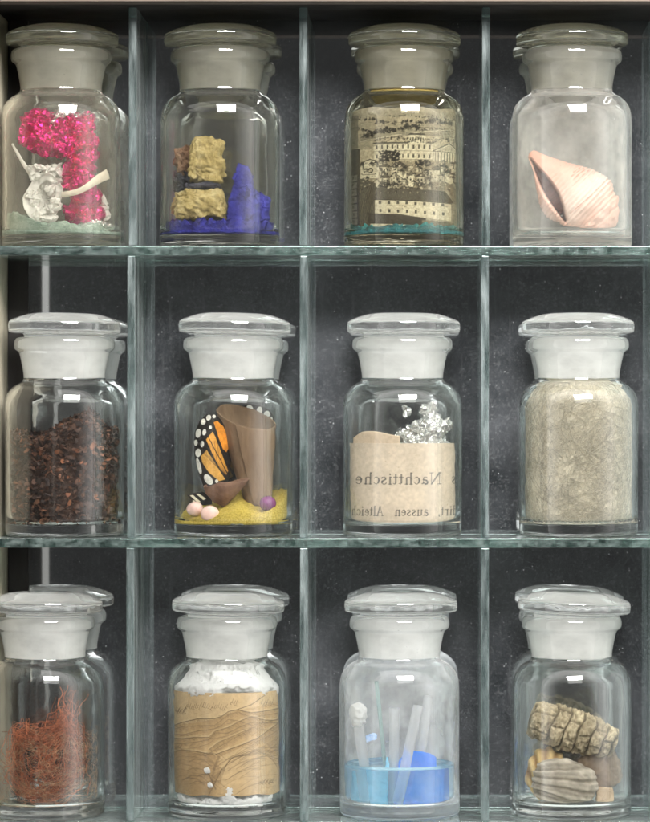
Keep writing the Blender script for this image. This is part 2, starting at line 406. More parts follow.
# ------------------------------------------------------------------ content helpers
RI = 27.3                                        # usable inside radius
FLOOR = 6.6
def bed(name, jar, hfun, m, r=RI, nr=46, nt_=120, rough=.5, nsc=2.0, parent=None, smooth=True):
    """loose fill: irregular top surface h(x,y) over the jar floor, closed mesh"""
    V, F = [], []
    V.append((0, 0, hfun(0, 0)))
    for i in range(1, nr + 1):
        q = r * (i / nr) ** .9
        for j in range(nt_):
            a = 2 * PI * j / nt_
            x, y = q * math.cos(a), q * math.sin(a)
            h = hfun(x, y) + rough * noise.fractal(Vector((x, y, len(name))) / nsc, 1., 2., 4)
            V.append((x, y, max(h, FLOOR + .3)))
    for j in range(nt_): F.append((0, 1 + j, 1 + (j + 1) % nt_))
    for i in range(nr - 1):
        for j in range(nt_):
            a = 1 + i * nt_ + j; b = 1 + i * nt_ + (j + 1) % nt_
            F.append((a, a + nt_, b + nt_, b))
    last = 1 + (nr - 1) * nt_
    rings = 8; prev = last
    for k in range(1, rings + 1):
        st = len(V)
        for j in range(nt_):
            x, y, h = V[last + j]
            f = 1 - k / rings
            z = FLOOR + (h - FLOOR) * f
            rr = 1 + .006 * noise.noise(Vector((x * .7, y * .7, z * .7))) - (.06 if k == rings else 0)
            V.append((x * rr, y * rr, z))
        for j in range(nt_):
            F.append((prev + j, st + j, st + (j + 1) % nt_, prev + (j + 1) % nt_))
        prev = st
    V.append((0, 0, FLOOR)); c = len(V) - 1
    for j in range(nt_): F.append((c, prev + (j + 1) % nt_, prev + j))
    return mesh_obj(name, V, F, m, JARS[jar], parent, smooth)

def blob_obj(name, jar, parts, voxel, m, crum=None, rough=None, smooth=True, seed=0., clamp=True, parent=None, colfun=None):
    v, f, n = remesh_blob(parts, voxel)
    if crum: v = crumple(v, n, crum, seed)
    if rough:
        for sc, amp in rough:
            v = v + n * (fbm(v, sc, 4, seed) * amp)[:, None]
    if clamp: v = keep_inside(v)
    return mesh_obj(name, v, f, m, JARS[jar], parent, smooth, colors=None if colfun is None else colfun(v))

def hull_obj(name, jar, sets, voxel, m, rough=None, crum=None, seed=0., smooth=False, smooth_it=2):
    bm = bmesh.new()
    for pts in sets:
        vs = [bm.verts.new(p) for p in pts]
        r = bmesh.ops.convex_hull(bm, input=vs)
        bmesh.ops.delete(bm, geom=[g for g in r['geom_interior'] if isinstance(g, bmesh.types.BMVert)], context='VERTS')
    bmesh.ops.recalc_face_normals(bm, faces=bm.faces)
    me = bpy.data.meshes.new('tmp'); bm.to_mesh(me); bm.free()
    o = bpy.data.objects.new('tmp', me); col.objects.link(o)
    q = o.modifiers.new('r', 'REMESH'); q.mode = 'VOXEL'; q.voxel_size = voxel
    q = o.modifiers.new('s', 'SMOOTH'); q.iterations = smooth_it
    ev = o.evaluated_get(bpy.context.evaluated_depsgraph_get()); em = ev.to_mesh()
    v = np.array([w.co[:] for w in em.vertices]); f = [tuple(x.vertices) for x in em.polygons]; n = np.array([w.normal[:] for w in em.vertices])
    ev.to_mesh_clear(); bpy.data.objects.remove(o); bpy.data.meshes.remove(me)
    if crum: v = crumple(v, n, crum, seed)
    for sc, amp in (rough or []): v = v + n * (fbm(v, sc, 4, seed) * amp)[:, None]
    return mesh_obj(name, keep_inside(v), f, m, JARS[jar], None, smooth)

def keep_inside(v, r=RI):
    q = np.hypot(v[:, 0], v[:, 1]); k = np.where(q > r, r / np.maximum(q, 1e-6), 1.0)
    v[:, 0] *= k; v[:, 1] *= k
    v[:, 2] = np.maximum(v[:, 2], FLOOR)
    return v

# ------------------------------------------------------------------ a small raster painter (colours become mesh attributes)
class Paint:
    def __init__(s, w, h, c):
        s.w, s.h = w, h; s.a = np.ones((h, w, 3)) * np.array(c)
        s.yy, s.xx = np.mgrid[0:h, 0:w].astype(float)
    def blend(s, m, c, al=1.0):
        m = np.clip(m, 0, 1)[..., None] * al
        s.a = s.a * (1 - m) + np.array(c) * m
    def inside(s, pts):
        pts = list(pts); r = np.zeros((s.h, s.w), bool); j = len(pts) - 1
        for i in range(len(pts)):
            xi, yi = pts[i]; xj, yj = pts[j]
            c = ((yi > s.yy) != (yj > s.yy)) & (s.xx < (xj - xi) * (s.yy - yi) / ((yj - yi) or 1e-9) + xi)
            r ^= c; j = i
        return r
    def poly(s, pts, c, al=1.0): s.blend(s.inside(pts).astype(float), c, al)
    def rect(s, x0, y0, x1, y1, c, al=1.0):
        x0, x1, y0, y1 = max(0, int(x0)), int(x1), max(0, int(y0)), int(y1)
        s.a[y0:y1, x0:x1] = s.a[y0:y1, x0:x1] * (1 - al) + np.array(c) * al
    def line(s, pts, wd, c, al=1.0):
        for (x0, y0), (x1, y1) in zip(pts[:-1], pts[1:]):
            p = int(wd) + 3
            a, b = max(0, int(min(x0, x1)) - p), min(s.w, int(max(x0, x1)) + p + 1)
            e, g = max(0, int(min(y0, y1)) - p), min(s.h, int(max(y0, y1)) + p + 1)
            if a >= b or e >= g: continue
            X, Y = s.xx[e:g, a:b], s.yy[e:g, a:b]
            dx, dy = x1 - x0, y1 - y0; l = dx * dx + dy * dy + 1e-9
            t = np.clip(((X - x0) * dx + (Y - y0) * dy) / l, 0, 1)
            d = np.hypot(X - x0 - t * dx, Y - y0 - t * dy)
            m = np.clip(wd / 2 + .5 - d, 0, 1)[..., None] * al
            s.a[e:g, a:b] = s.a[e:g, a:b] * (1 - m) + np.array(c) * m
    def dot(s, x, y, rx, ry, c, al=1.0, rot=0.):
        R = int(max(rx, ry)) + 2
        a, b, e, g = max(0, int(x) - R), min(s.w, int(x) + R + 1), max(0, int(y) - R), min(s.h, int(y) + R + 1)
        if a >= b or e >= g: return
        X, Y = s.xx[e:g, a:b] - x, s.yy[e:g, a:b] - y
        U, V = X * math.cos(rot) + Y * math.sin(rot), -X * math.sin(rot) + Y * math.cos(rot)
        d = np.hypot(U / rx, V / ry); m = np.clip((1 - d) * min(rx, ry) + .5, 0, 1)[..., None] * al
        s.a[e:g, a:b] = s.a[e:g, a:b] * (1 - m) + np.array(c) * m
    def hatch(s, pts, ang, step, wd, c, al=.6, jit=.3):
        m = s.inside(pts)
        u = s.xx * math.sin(ang) + s.yy * math.cos(ang)
        w = np.abs(((u / step + jit * np.sin(s.xx * .13 + s.yy * .07)) % 1) - .5) * step
        s.blend(m * np.clip(wd / 2 + .5 - w, 0, 1), c, al)
    def clouds(s, cell, amp, seed=0):
        r = np.random.RandomState(seed); gh, gw = int(s.h / cell) + 3, int(s.w / cell) + 3
        g = r.rand(gh, gw); fy, fx = s.yy / cell, s.xx / cell
        iy, ix = fy.astype(int), fx.astype(int); ty, tx = fy - iy, fx - ix
        ty, tx = ty * ty * (3 - 2 * ty), tx * tx * (3 - 2 * tx)
        v = (g[iy, ix] * (1 - tx) + g[iy, ix + 1] * tx) * (1 - ty) + (g[iy + 1, ix] * (1 - tx) + g[iy + 1, ix + 1] * tx) * ty
        s.a *= (1 + (v - .5) * 2 * amp)[..., None]
    def at(s, x, y):
        x = np.clip(x, 0, s.w - 1.001); y = np.clip(y, 0, s.h - 1.001)
        ix, iy = x.astype(int), y.astype(int); tx, ty = (x - ix)[..., None], (y - iy)[..., None]
        ix1, iy1 = np.minimum(ix + 1, s.w - 1), np.minimum(iy + 1, s.h - 1)
        return (s.a[iy, ix] * (1 - tx) + s.a[iy, ix1] * tx) * (1 - ty) + (s.a[iy1, ix] * (1 - tx) + s.a[iy1, ix1] * tx) * ty

def curled_sheet(name, jar, P, fx, fy, x0, x1, z0f, z1f, m, r=26.9, nu=330, nv=300, thick=.22, back=(.45, .42, .34)):
    """paper sheet curled against the inside of the front of a jar. fx, fy map local x and z to painter pixels"""
    t0, t1 = math.asin(max(-1, x0 / r)), math.asin(min(1, x1 / r))
    th = np.linspace(t0, t1, nu); X = r * np.sin(th)
    V = np.zeros((nv, nu, 3)); C = np.zeros((nv, nu, 3))
    za = np.array([z0f(x) for x in X]); zb = np.array([z1f(x) for x in X])
    for j in range(nv):
        k = j / (nv - 1); z = za * (1 - k) + zb * k
        rr = r - .25 - .25 * np.sin(th * 3.1 + z * .06) - .15 * np.sin(z * .21 + th)
        V[j, :, 0] = rr * np.sin(th); V[j, :, 1] = -rr * np.cos(th); V[j, :, 2] = z
        C[j] = P.at(fx(X), fy(z))
    n = nu * nv
    Vb = V.copy(); kk = (r - thick) / r; Vb[..., 0] *= kk; Vb[..., 1] *= kk
    vv = np.concatenate([V.reshape(-1, 3), Vb.reshape(-1, 3)])
    cc = np.concatenate([C.reshape(-1, 3), np.ones((n, 3)) * np.array(back)])
    i = np.arange(n).reshape(nv, nu)
    q = np.stack([i[:-1, :-1], i[:-1, 1:], i[1:, 1:], i[1:, :-1]], -1).reshape(-1, 4)
    qb = (q[:, ::-1] + n)
    F = q.tolist() + qb.tolist()
    ring = list(i[0]) + list(i[1:, -1]) + list(i[-1, -2::-1]) + list(i[-2:0:-1, 0])
    ring = [int(x) for x in ring]
    for a, b in zip(ring, ring[1:] + ring[:1]): F.append([b, a, a + n, b + n])
    return mesh_obj(name, vv, F, m, JARS[jar], None, True, colors=cc)

# ================================================================== CONTENTS
# ---- a1: pink foil, white paper ribbon, cream strip, silver foil, green powder
def foil_mat(name, c, rough=.22):
    m, nt = mat(name)
    mp = objcoord(nt)
    v = N(nt, 'ShaderNodeTexVoronoi', i_Scale=650.); L(nt, mp, 0, v, 'Vector')
    n2 = N(nt, 'ShaderNodeTexNoise', i_Scale=500., i_Detail=4.); L(nt, mp, 0, n2, 'Vector')
    p = N(nt, 'ShaderNodeBsdfPrincipled', i_Roughness=rough, i_Metallic=.92); p.inputs['Base Color'].default_value = (*c, 1)
    b = N(nt, 'ShaderNodeBump', i_Strength=.5, i_Distance=.0006); L(nt, v, 0, b, 'Height')
    b2 = N(nt, 'ShaderNodeBump', i_Strength=.3, i_Distance=.0004); L(nt, n2, 0, b2, 'Height'); L(nt, b, 0, b2, 'Normal')
    L(nt, b2, 0, p, 'Normal'); out(nt, p); return m
M_pink = foil_mat('pink_foil', (.52, .016, .15), .3)
M_silver = foil_mat('silver_foil', (.86, .86, .83), .2)
tag(blob_obj('crumpled_foil', 'a1', [(-11.5, -6, 67, 5.6), (-9, -6, 62, 4.6), (-13, -6, 55.5, 7.2), (-5, -7, 53.5, 7.6), (-17, -5, 54, 4.2), (0.5, -7, 52, 7), (5.5, -7, 52.5, 7), (3, -7, 56.5, 7.6), (10, -6, 58.5, 8.3), (12.5, -5, 64.5, 4.2),
     (11.5, -6, 48.5, 7.2), (9.6, -7, 36.5, 7.4), (8, -8, 41, 6), (11, -7, 26.5, 7.0), (11.8, -7, 17, 6.8), (18.5, -6, 17.5, 2.8), (15, -6, 53, 5)], .55, M_pink,
     [(11.0, 2.6), (4.6, 1.1), (1.9, .4)], None, False, 3.1), 'crumpled shiny magenta pink foil standing over white paper ribbon', 'foil')
tag(blob_obj('crumpled_foil', 'a1', [(.5, -4, 66.5, 5.0), (-3, -3, 64, 4), (4.5, -4, 65.5, 4), (15.5, -3, 66.5, 3), (9, 1, 67.5, 3.2)], .55, M_silver, [(6., 1.6), (2.6, .9)], None, False, 8.),
    'crumpled silver foil peeking out behind the pink foil', 'foil')
tag(blob_obj('crumpled_foil', 'a1', [(14, -10, 11.5, 3, 1.4, 1, .6), (19.5, -9, 12, 3.2, 1.4, 1, .5), (23, -6, 10.5, 2, 1.3, 1, .6)], .45, M_silver, [(3.5, 1.1), (1.7, .6)], None, False, 5.),
    'small scrap of silver foil under the foot of the pink foil', 'foil')
def ribbon(name, jar, pts, wdir, m, width, label, cat, thick=.25, wob=.5, seed=1):
    pts = np.array(pts, float)
    t = np.linspace(0, 1, len(pts)); tt = np.linspace(0, 1, len(pts) * 7)
    P = np.stack([np.interp(tt, t, pts[:, k]) for k in range(3)], 1)
    for _ in range(6): P[1:-1] = (P[:-2] + 2 * P[1:-1] + P[2:]) / 4
    W = np.interp(tt, np.linspace(0, 1, len(width)), width)
    wd = np.array([np.interp(tt, np.linspace(0, 1, len(wdir)), [q[k] for q in wdir]) for k in range(3)]).T
    wd /= np.linalg.norm(wd, axis=1)[:, None]
    nw = 9; V = []
    for i in range(len(P)):
        T = P[min(i + 1, len(P) - 1)] - P[max(i - 1, 0)]; T /= np.linalg.norm(T) + 1e-9
        nn = np.cross(T, wd[i])
        for k in range(nw):
            s = (k / (nw - 1) - .5)
            q = P[i] + wd[i] * W[i] * s
            q = q + nn * wob * (noise.noise(Vector(q * .35) + Vector((seed, 0, 0))) + .5 * math.cos(s * 5))
            V.append(q)
    F = []
    for i in range(len(P) - 1):
        for k in range(nw - 1):
            a = i * nw + k; F.append((a, a + 1, a + nw + 1, a + nw))
    o = mesh_obj(name, keep_inside(np.array(V)), F, m, JARS[jar], None, True)
    md = o.modifiers.new('thick', 'SOLIDIFY'); md.thickness = thick * S; md.offset = 0
    return tag(o, label, cat)
M_wpaper = simple_transl('white_tissue_paper', (.82, .81, .76), .3)
M_cpaper = simple_transl('cream_paper_strip', (.72, .66, .54), .3)
ring = [(-5.9 + 7.4 * math.cos(a) - (1.5 if math.sin(a) < 0 else 0), -15 - 2 * math.sin(a * 2), 25.5 + 10.4 * math.sin(a)) for a in np.linspace(.9, 6.9, 17)]
ribbon('paper_ribbon', 'a1', ring, [(math.cos(a), -.45, math.sin(a)) for a in np.linspace(.9, 6.9, 17)], M_wpaper, [3, 5, 4.6, 6, 6.5, 5, 4, 4],
       'white tissue paper ribbon bent into an open ring', 'paper', wob=1.0)
tag(blob_obj('tissue_scrap', 'a1', [(-11, -15, 38, 3.4, 1, .5, 1.2), (-8.5, -14, 40.5, 2.4, 1.3, .5, 1), (-4.5, -13, 28, 3, 1, .5, .9), (-8, -15, 16.5, 4.6, 1.2, .5, .7), (-12.5, -15, 24, 3.2, .8, .5, 1.8), (-1.5, -15, 21, 3., .8, .5, 1.3), (-6, -9, 27, 7, .9, .3, 1.2), (-3, -9, 37, 6, 1, .3, .9)], .4, M_wpaper, [(5., 1.8), (2.4, .8)], None, False, 2.),
    'crumpled white tissue scrap filling the paper ring', 'paper')
ribbon('paper_strip', 'a1', [(2, -18, 26.4), (6, -19.5, 26.8), (11, -19.5, 28), (15, -18, 30.5), (19, -14, 34), (24, -9, 37.5)], [(.0, -.2, 1), (0, -.2, 1), (-.3, -.1, 1)], M_cpaper, [2.6, 2.8, 3.4, 4.2, 5.2],
       'narrow cream paper strip crossing in front of the pink foil', 'paper', wob=.4)
ribbon('paper_strip', 'a1', [(-24, -6, 53), (-20, -9, 46.5), (-16, -12, 40), (-13, -14, 36)], [(.8, -.5, .4), (.7, -.5, .5)], M_wpaper, [1.2, 1.8, 2.2, 2.4],
       'thin white paper strip slanting along the left wall of the jar', 'paper', wob=.3)
tag(blob_obj('tissue_scrap', 'a1', [(21, -2, 22, 3.4, .7, .5, 1.6), (23, -3, 17, 2.4, .8, .5, 1.3)], .4, M_wpaper, [(4., 1.0), (2., .5)], None, False, 12.), 'pointed white tissue scrap right of the pink foil foot', 'paper')
M_green = noisy('grey_green_powder', (.10, .16, .12), (.30, .37, .31), 240, .95, .8)
tag(bed('green_powder', 'a1', lambda x, y: 9.5 + 6.5 * max(0, min(1, (-x - 4) / 16.)) + 1.4 * math.sin(x * .3 + y * .22) - .06 * y, M_green, rough=1.3, nsc=3),
    'grey green powder heaped on the floor of the pink foil jar', 'powder', kind='stuff')

# ---- a2: ochre stones, blue pigment
def stone_mat(name, c0, c1, c2):
    m, nt = mat(name); mp = objcoord(nt)
    n1 = N(nt, 'ShaderNodeTexNoise', i_Scale=150., i_Detail=8., i_Roughness=.7); L(nt, mp, 0, n1, 'Vector')
    r = ramp(nt, [(.3, c0), (.52, c1), (.75, c2)]); L(nt, n1, 0, r, 0)
    p = N(nt, 'ShaderNodeBsdfPrincipled', i_Roughness=.9); p.inputs['Specular IOR Level'].default_value = .2; L(nt, r, 0, p, 'Base Color')
    n2 = N(nt, 'ShaderNodeTexNoise', i_Scale=700., i_Detail=6.); L(nt, mp, 0, n2, 'Vector')
    b = N(nt, 'ShaderNodeBump', i_Strength=.8, i_Distance=.0008); L(nt, n2, 0, b, 'Height'); L(nt, b, 0, p, 'Normal'); out(nt, p); return m
M_ochre = stone_mat('ochre_stone', (.13, .095, .03), (.35, .275, .115), (.52, .45, .25))
M_russet = stone_mat('russet_stone', (.07, .035, .02), (.15, .085, .05), (.24, .15, .09))
M_nearblack = stone_mat('near_black', (.015, .016, .025), (.035, .035, .045), (.07, .07, .08))
M_blue = stone_mat('ultramarine', (.003, .003, .022), (.012, .012, .12), (.05, .05, .30))
def rock_box(name, jar, cx_, cy_, cz_, hx, hy, hz, m, rot=0., seed=0., rough=((7., 2.3), (2.0, 1.1)), rnd_=.45):
    bm = bmesh.new(); bmesh.ops.create_cube(bm, size=2); bmesh.ops.subdivide_edges(bm, edges=list(bm.edges), cuts=34, use_grid_fill=True)
    v = np.array([w.co[:] for w in bm.verts]); f = [tuple(x.index for x in q.verts) for q in bm.faces]; bm.free()
    sph = v / np.linalg.norm(v, axis=1)[:, None] * 1.22
    v = v * (1 - rnd_) + sph * rnd_
    n = v / np.linalg.norm(v, axis=1)[:, None]
    v = v * np.array([hx, hy, hz])
    for sc, amp in rough: v = v + n * (fbm(v, sc, 4, seed) * amp)[:, None]
    v = crumple(v, n, [(5.5, .5)], seed)
    c, s = math.cos(rot), math.sin(rot)
    v = np.stack([v[:, 0] * c - v[:, 2] * s, v[:, 1], v[:, 0] * s + v[:, 2] * c], 1) + np.array([cx_, cy_, cz_])
    return mesh_obj(name, keep_inside(v), f, m, JARS[jar], None, True)
tag(rock_box('ochre_stone', 'a2', -9.8, -8, 21.8, 11.8, 9, 7.0, M_ochre, .06, 1.), 'wide rough ochre yellow stone lying on the blue pigment', 'stone')
tag(rock_box('ochre_stone', 'a2', -6.0, -7, 43.8, 8.0, 7.5, 10.2, M_ochre, -.04, 5.), 'upright ochre yellow stone on top of the wider one', 'stone')
tag(rock_box('dark_gap_slab', 'a2', -8.5, -7, 31.2, 8.5, 7.5, 1.6, M_nearblack, .05, 2., ((5., .5),)), 'thin dark slab filling the dark gap between the two ochre stones', 'stone')  # dark slab put in for the dark gap between the stones
tag(rock_box('russet_stone', 'a2', -17.5, 3, 45, 5.2, 6, 6.6, M_russet, .1, 9.), 'small russet brown stone behind the upright ochre stone', 'stone')
tag(rock_box('dark_pebble', 'a2', -16, 6, 34, 7, 7, 6, M_nearblack, .1, 19.), 'dark pebble in the shade behind the ochre stones', 'stone')
tag(hull_obj('pigment_lump', 'a2', [[(3.0, -11, 9), (4.0, -1, 9), (5.0, -10, 24), (7.4, -8, 35), (9.4, -6.5, 43.6), (14.6, -8.5, 42.2), (17, -5, 37.0), (17.5, -11, 28), (18, -12, 10), (17, 0, 10), (9, 0, 36)],
     [(12, -13, 10), (14, -12, 29), (17.5, -9, 31), (21, -7, 27.5), (25.2, -5, 25), (25.5, -4, 9), (20, -14, 10), (18, 3, 10), (19, 2, 24)]], .5, M_blue, [(5., .35), (1.4, .3)], [(6., .7)], 4.4),
    'tall jagged lump of ultramarine blue pigment right of the stones', 'pigment')
tag(bed('blue_pigment', 'a2', lambda x, y: 11.5 + 1.6 * math.sin(x * .5 + y * .4) + .8 * math.sin(x * .9 - y * .7), M_blue, rough=2.0, nsc=3.2, smooth=False), 'ultramarine blue pigment crumbs under the ochre stones', 'pigment', kind='stuff')

# ---- a3: city engraving
def paint_city():
    P = Paint(650, 750, (.37, .345, .265)); ink = (.020, .019, .016); mid = (.12, .11, .085); pale = (.60, .565, .44)
    r = random.Random(3)
    P.clouds(60, .10, 1); P.clouds(14, .08, 2)
    full = [(30, 70), (610, 70), (610, 680), (30, 680)]
    P.hatch(full, .02, 5, 1.0, mid, .25)
    # hills and tree lines
    P.poly([(40, 95), (610, 120), (610, 180), (400, 160), (40, 210)], (.42, .38, .28), .6)
    for (x0, y0, x1, y1, n, s) in [(50, 105, 190, 112, 46, 6), (175, 132, 560, 128, 80, 8), (120, 190, 400, 150, 120, 11), (380, 165, 590, 160, 40, 6), (60, 150, 160, 170, 30, 7), (240, 98, 580, 108, 40, 4), (420, 118, 590, 126, 60, 9)]:
        for _ in range(n):
            t = r.random(); x = x0 + (x1 - x0) * t; y = y0 + (y1 - y0) * t + r.gauss(0, s * .5) + 3 * math.sin(x * .05)
            P.dot(x, y, r.uniform(2.5, s * .8), r.uniform(3, s), ink, r.uniform(.5, .95))
            if r.random() < .4: P.dot(x + 2, y - 3, 2, 2, pale, .5)
    for k in range(14):
        y = 112 + k * 7.5; P.line([(110, y + 30), (300, y + 12 + 3 * math.sin(k)), (590, y + 6 * math.sin(k * 1.7))], 1.4, mid, .5)
    P.line([(110, 222), (280, 196), (420, 178), (590, 156)], 4, pale, .9)
    # palace
    P.poly([(110, 225), (345, 200), (600, 200), (600, 330), (110, 330)], (.50, .46, .34), .7)
    P.hatch([(110, 195), (200, 210), (170, 262), (110, 262)], .5, 6, 2, ink, .6)
    P.rect(175, 233, 462, 316, pale); P.rect(345, 192, 426, 236, pale)
    P.poly([(340, 196), (350, 186), (420, 186), (430, 196)], mid)
    P.rect(172, 230, 345, 236, ink, .75); P.rect(426, 230, 464, 236, ink, .75)
    for y in (272, 314): P.rect(175, y, 462, y + 2, mid, .9)
    for k in range(11):
        x = 186 + k * 25.5
        for y in (244, 290): P.rect(x, y, x + 8, y + 18, ink, .85); P.line([(x - 3, y - 3), (x + 11, y - 3)], 1.5, mid)
    for k in range(6): P.rect(352 + k * 12, 208, 357 + k * 12, 224, ink, .8)
    P.poly([(465, 268), (540, 230), (594, 258), (594, 330), (465, 330)], pale)
    P.line([(462, 270), (540, 230), (598, 262)], 4, ink); P.line([(465, 272), (596, 272)], 3, ink)
    P.hatch([(480, 268), (540, 238), (590, 266)], .0, 5, 2, mid, .7)
    for k in range(9): P.rect(470 + k * 14, 276, 475 + k * 14, 330, mid, .85)
    P.rect(560, 110, 578, 240, pale, .9); P.hatch([(560, 110), (578, 110), (578, 240), (560, 240)], .0, 9, 3, ink, .6); P.line([(569, 85), (560, 112)], 2, ink); P.line([(569, 85), (578, 112)], 2, ink)
    # middle quarter of roofs
    P.poly([(100, 320), (600, 320), (600, 470), (100, 470)], (.36, .32, .23), .75)
    P.hatch([(100, 320), (600, 320), (600, 470), (100, 470)], .9, 6, 1.8, ink, .4)
    for _ in range(130):
        P.dot(r.uniform(200, 300), r.uniform(272, 322), r.uniform(3, 8), r.uniform(3, 7), ink, .75)
    for _ in range(60): P.dot(r.uniform(380, 450), r.uniform(318, 345), r.uniform(3, 8), r.uniform(3, 7), ink, .7)
    P.poly([(112, 405), (112, 345), (130, 322), (155, 315), (180, 322), (197, 345), (197, 405)], pale); P.line([(106, 350), (128, 320), (155, 311), (183, 320), (203, 350)], 4, ink)
    P.dot(158, 366, 13, 13, ink); P.dot(158, 366, 8, 8, (.4, .37, .28)); P.rect(120, 385, 190, 388, mid)
    hs = [(205, 350, 48, 60), (262, 350, 40, 50), (300, 372, 52, 60), (345, 395, 26, 60), (255, 400, 50, 45), (445, 365, 70, 60), (520, 380, 60, 55), (385, 400, 55, 40), (210, 405, 40, 40), (550, 335, 45, 40)]
    for (x, y, w, h) in hs:
        P.rect(x, y, x + w, y + h, pale, .85); P.rect(x + w * .65, y, x + w, y + h, mid, .6)
        P.poly([(x - 6, y + 2), (x + w * .5, y - 24), (x + w + 6, y + 2)], (.22, .2, .15)); P.hatch([(x - 6, y + 2), (x + w * .5, y - 24), (x + w + 6, y + 2)], 1.1, 4, 1.6, ink, .8)
        P.line([(x - 6, y + 2), (x + w * .5, y - 24), (x + w + 6, y + 2)], 2.2, ink)
        for a in range(3):
            for b in range(2):
                if r.random() < .75: P.rect(x + 5 + a * w / 3.4, y + 10 + b * 20, x + 11 + a * w / 3.4, y + 20 + b * 20, ink, .85)
    P.poly([(265, 350), (300, 322), (345, 350), (330, 362), (300, 345), (272, 372)], ink, .75); P.poly([(272, 385), (300, 372), (345, 420), (335, 430)], pale, .9)
    P.line([(268, 378), (350, 432)], 4, ink)
    for _ in range(140): P.dot(r.uniform(170, 420), r.uniform(425, 462), r.uniform(3, 10), r.uniform(2, 6), ink, .65)
    P.dot(188, 432, 14, 16, pale, .9); P.rect(345, 395, 368, 450, pale); P.rect(352, 405, 359, 420, ink)
    P.hatch([(380, 380), (520, 430), (520, 470), (380, 470)], -.9, 5, 1.8, ink, .6)
    for _ in range(46):
        x, y = r.uniform(105, 570), r.uniform(318, 452); w, h = r.uniform(14, 30), r.uniform(12, 26)
        P.rect(x, y, x + w, y + h, pale, r.uniform(.4, .85)); P.rect(x + w * .6, y, x + w, y + h, ink, .6)
        P.poly([(x - 4, y + 1), (x + w * .5, y - r.uniform(8, 16)), (x + w + 4, y + 1)], ink, .85)
        for q in range(3):
            if r.random() < .8: P.rect(x + 3 + q * w / 4.5, y + 5, x + 6 + q * w / 4.5, y + 11, ink, .9)
    for _ in range(40):
        x, y = r.uniform(105, 580), r.uniform(125, 225); P.line([(x, y), (x + r.uniform(15, 60), y - r.uniform(0, 9))], r.uniform(1, 2.5), ink, .5)
    for _ in range(110):
        x, y = r.uniform(180, 590), r.uniform(204, 232); P.dot(x, y, r.uniform(2, 6), r.uniform(2, 5), ink, .6)
    P.rect(175, 233, 345, 240, ink, .5)
    # long lower house
    P.poly([(100, 400), (185, 430), (185, 655), (100, 655)], (.10, .092, .07)); P.hatch([(100, 400), (185, 430), (185, 655), (100, 655)], 1.3, 7, 2, (.3, .27, .2), .5)
    P.poly([(190, 452), (520, 468), (560, 524), (180, 512)], (.14, .13, .10)); P.hatch([(190, 452), (520, 468), (560, 524), (180, 512)], 1.35, 5, 1.8, ink, .8)
    for k in range(9): P.rect(205 + k * 36, 470 + (k % 2) * 6, 216 + k * 36, 484, ink, .9); P.rect(207 + k * 36, 474, 213 + k * 36, 484, (.35, .32, .25), .7)
    P.poly([(520, 420), (600, 450), (600, 560), (560, 524)], (.25, .22, .16), .9); P.hatch([(520, 420), (600, 450), (600, 620), (545, 620), (545, 520)], .5, 6, 2, ink, .6)
    P.poly([(182, 512), (546, 526), (546, 614), (182, 582)], pale); P.line([(180, 512), (548, 527)], 4, ink)
    for k in range(8):
        x = 200 + k * 43
        P.rect(x, 520 + k * 1.3, x + 13, 534 + k * 1.3, ink, .85)
        P.rect(x + 3, 558 + k * 2, x + 14, 574 + k * 2, ink, .85)
    P.rect(182, 542, 546, 544, mid, .4)
    P.poly([(145, 578), (300, 584), (430, 604), (430, 640), (150, 628)], (.11, .10, .08)); P.hatch([(145, 578), (430, 604), (430, 640), (150, 628)], .3, 5, 2, ink, .8)
    P.poly([(410, 612), (560, 622), (560, 642), (410, 640)], (.2, .18, .13))
    P.poly([(160, 628), (560, 646), (560, 676), (160, 664)], pale); P.dot(250, 650, 26, 14, ink); P.line([(160, 628), (560, 645)], 3, ink)
    for k in range(14): P.rect(300 + k * 18, 650 + k * .6, 306 + k * 18, 662 + k * .6, ink, .6)
    # folded dark left strip
    P.poly([(30, 80), (100, 90), (100, 250), (30, 260)], (.2, .19, .15), .75); P.hatch([(30, 80), (100, 90), (100, 260), (30, 260)], .4, 6, 2, ink, .6)
    P.rect(30, 255, 108, 680, (.06, .058, .05))
    for k in range(7):
        y = 385 + k * 36; P.rect(58, y, 97, y + 30, (.26, .25, .22), .85); P.rect(72, y + 6, 80, y + 20, ink, .7)
    P.hatch([(50, 380), (98, 380), (98, 645), (50, 645)], .7, 6, 1.6, ink, .5)
    for _ in range(900):
        x, y = r.uniform(40, 600), r.uniform(80, 660); q = r.uniform(4, 14); an = r.choice([.1, .9, 1.5, -.6])
        P.line([(x, y), (x + q * math.cos(an), y - q * math.sin(an))], r.uniform(1, 2.2), ink, r.uniform(.25, .7))
    for _ in range(260):
        x, y = r.uniform(110, 600), r.uniform(325, 460); P.dot(x, y, r.uniform(2, 6), r.uniform(2, 5), r.choice([ink, ink, pale]), .6)
    P.clouds(9, .14, 6); P.clouds(4, .12, 7)
    return P
M_print = vcol('engraving_paper', .8, .05)
Pc = paint_city(); Pc.a = Pc.a ** 1.35 * np.array([.92, .94, 1.02])
tag(curled_sheet('city_engraving', 'a3', Pc, lambda x: (x / .509 + 64) * 5, lambda z: (153 - (z + 2.2) / .509) * 5, -26.6, 26.6, lambda x: 9.8, lambda x: 69.6 + .5 * math.sin(x * .3), M_print),
    'black and cream engraving of palaces and houses curled inside jar', 'print')
M_teal = noisy('teal_chips', (.008, .07, .085), (.03, .20, .215), 220, .35, .5)
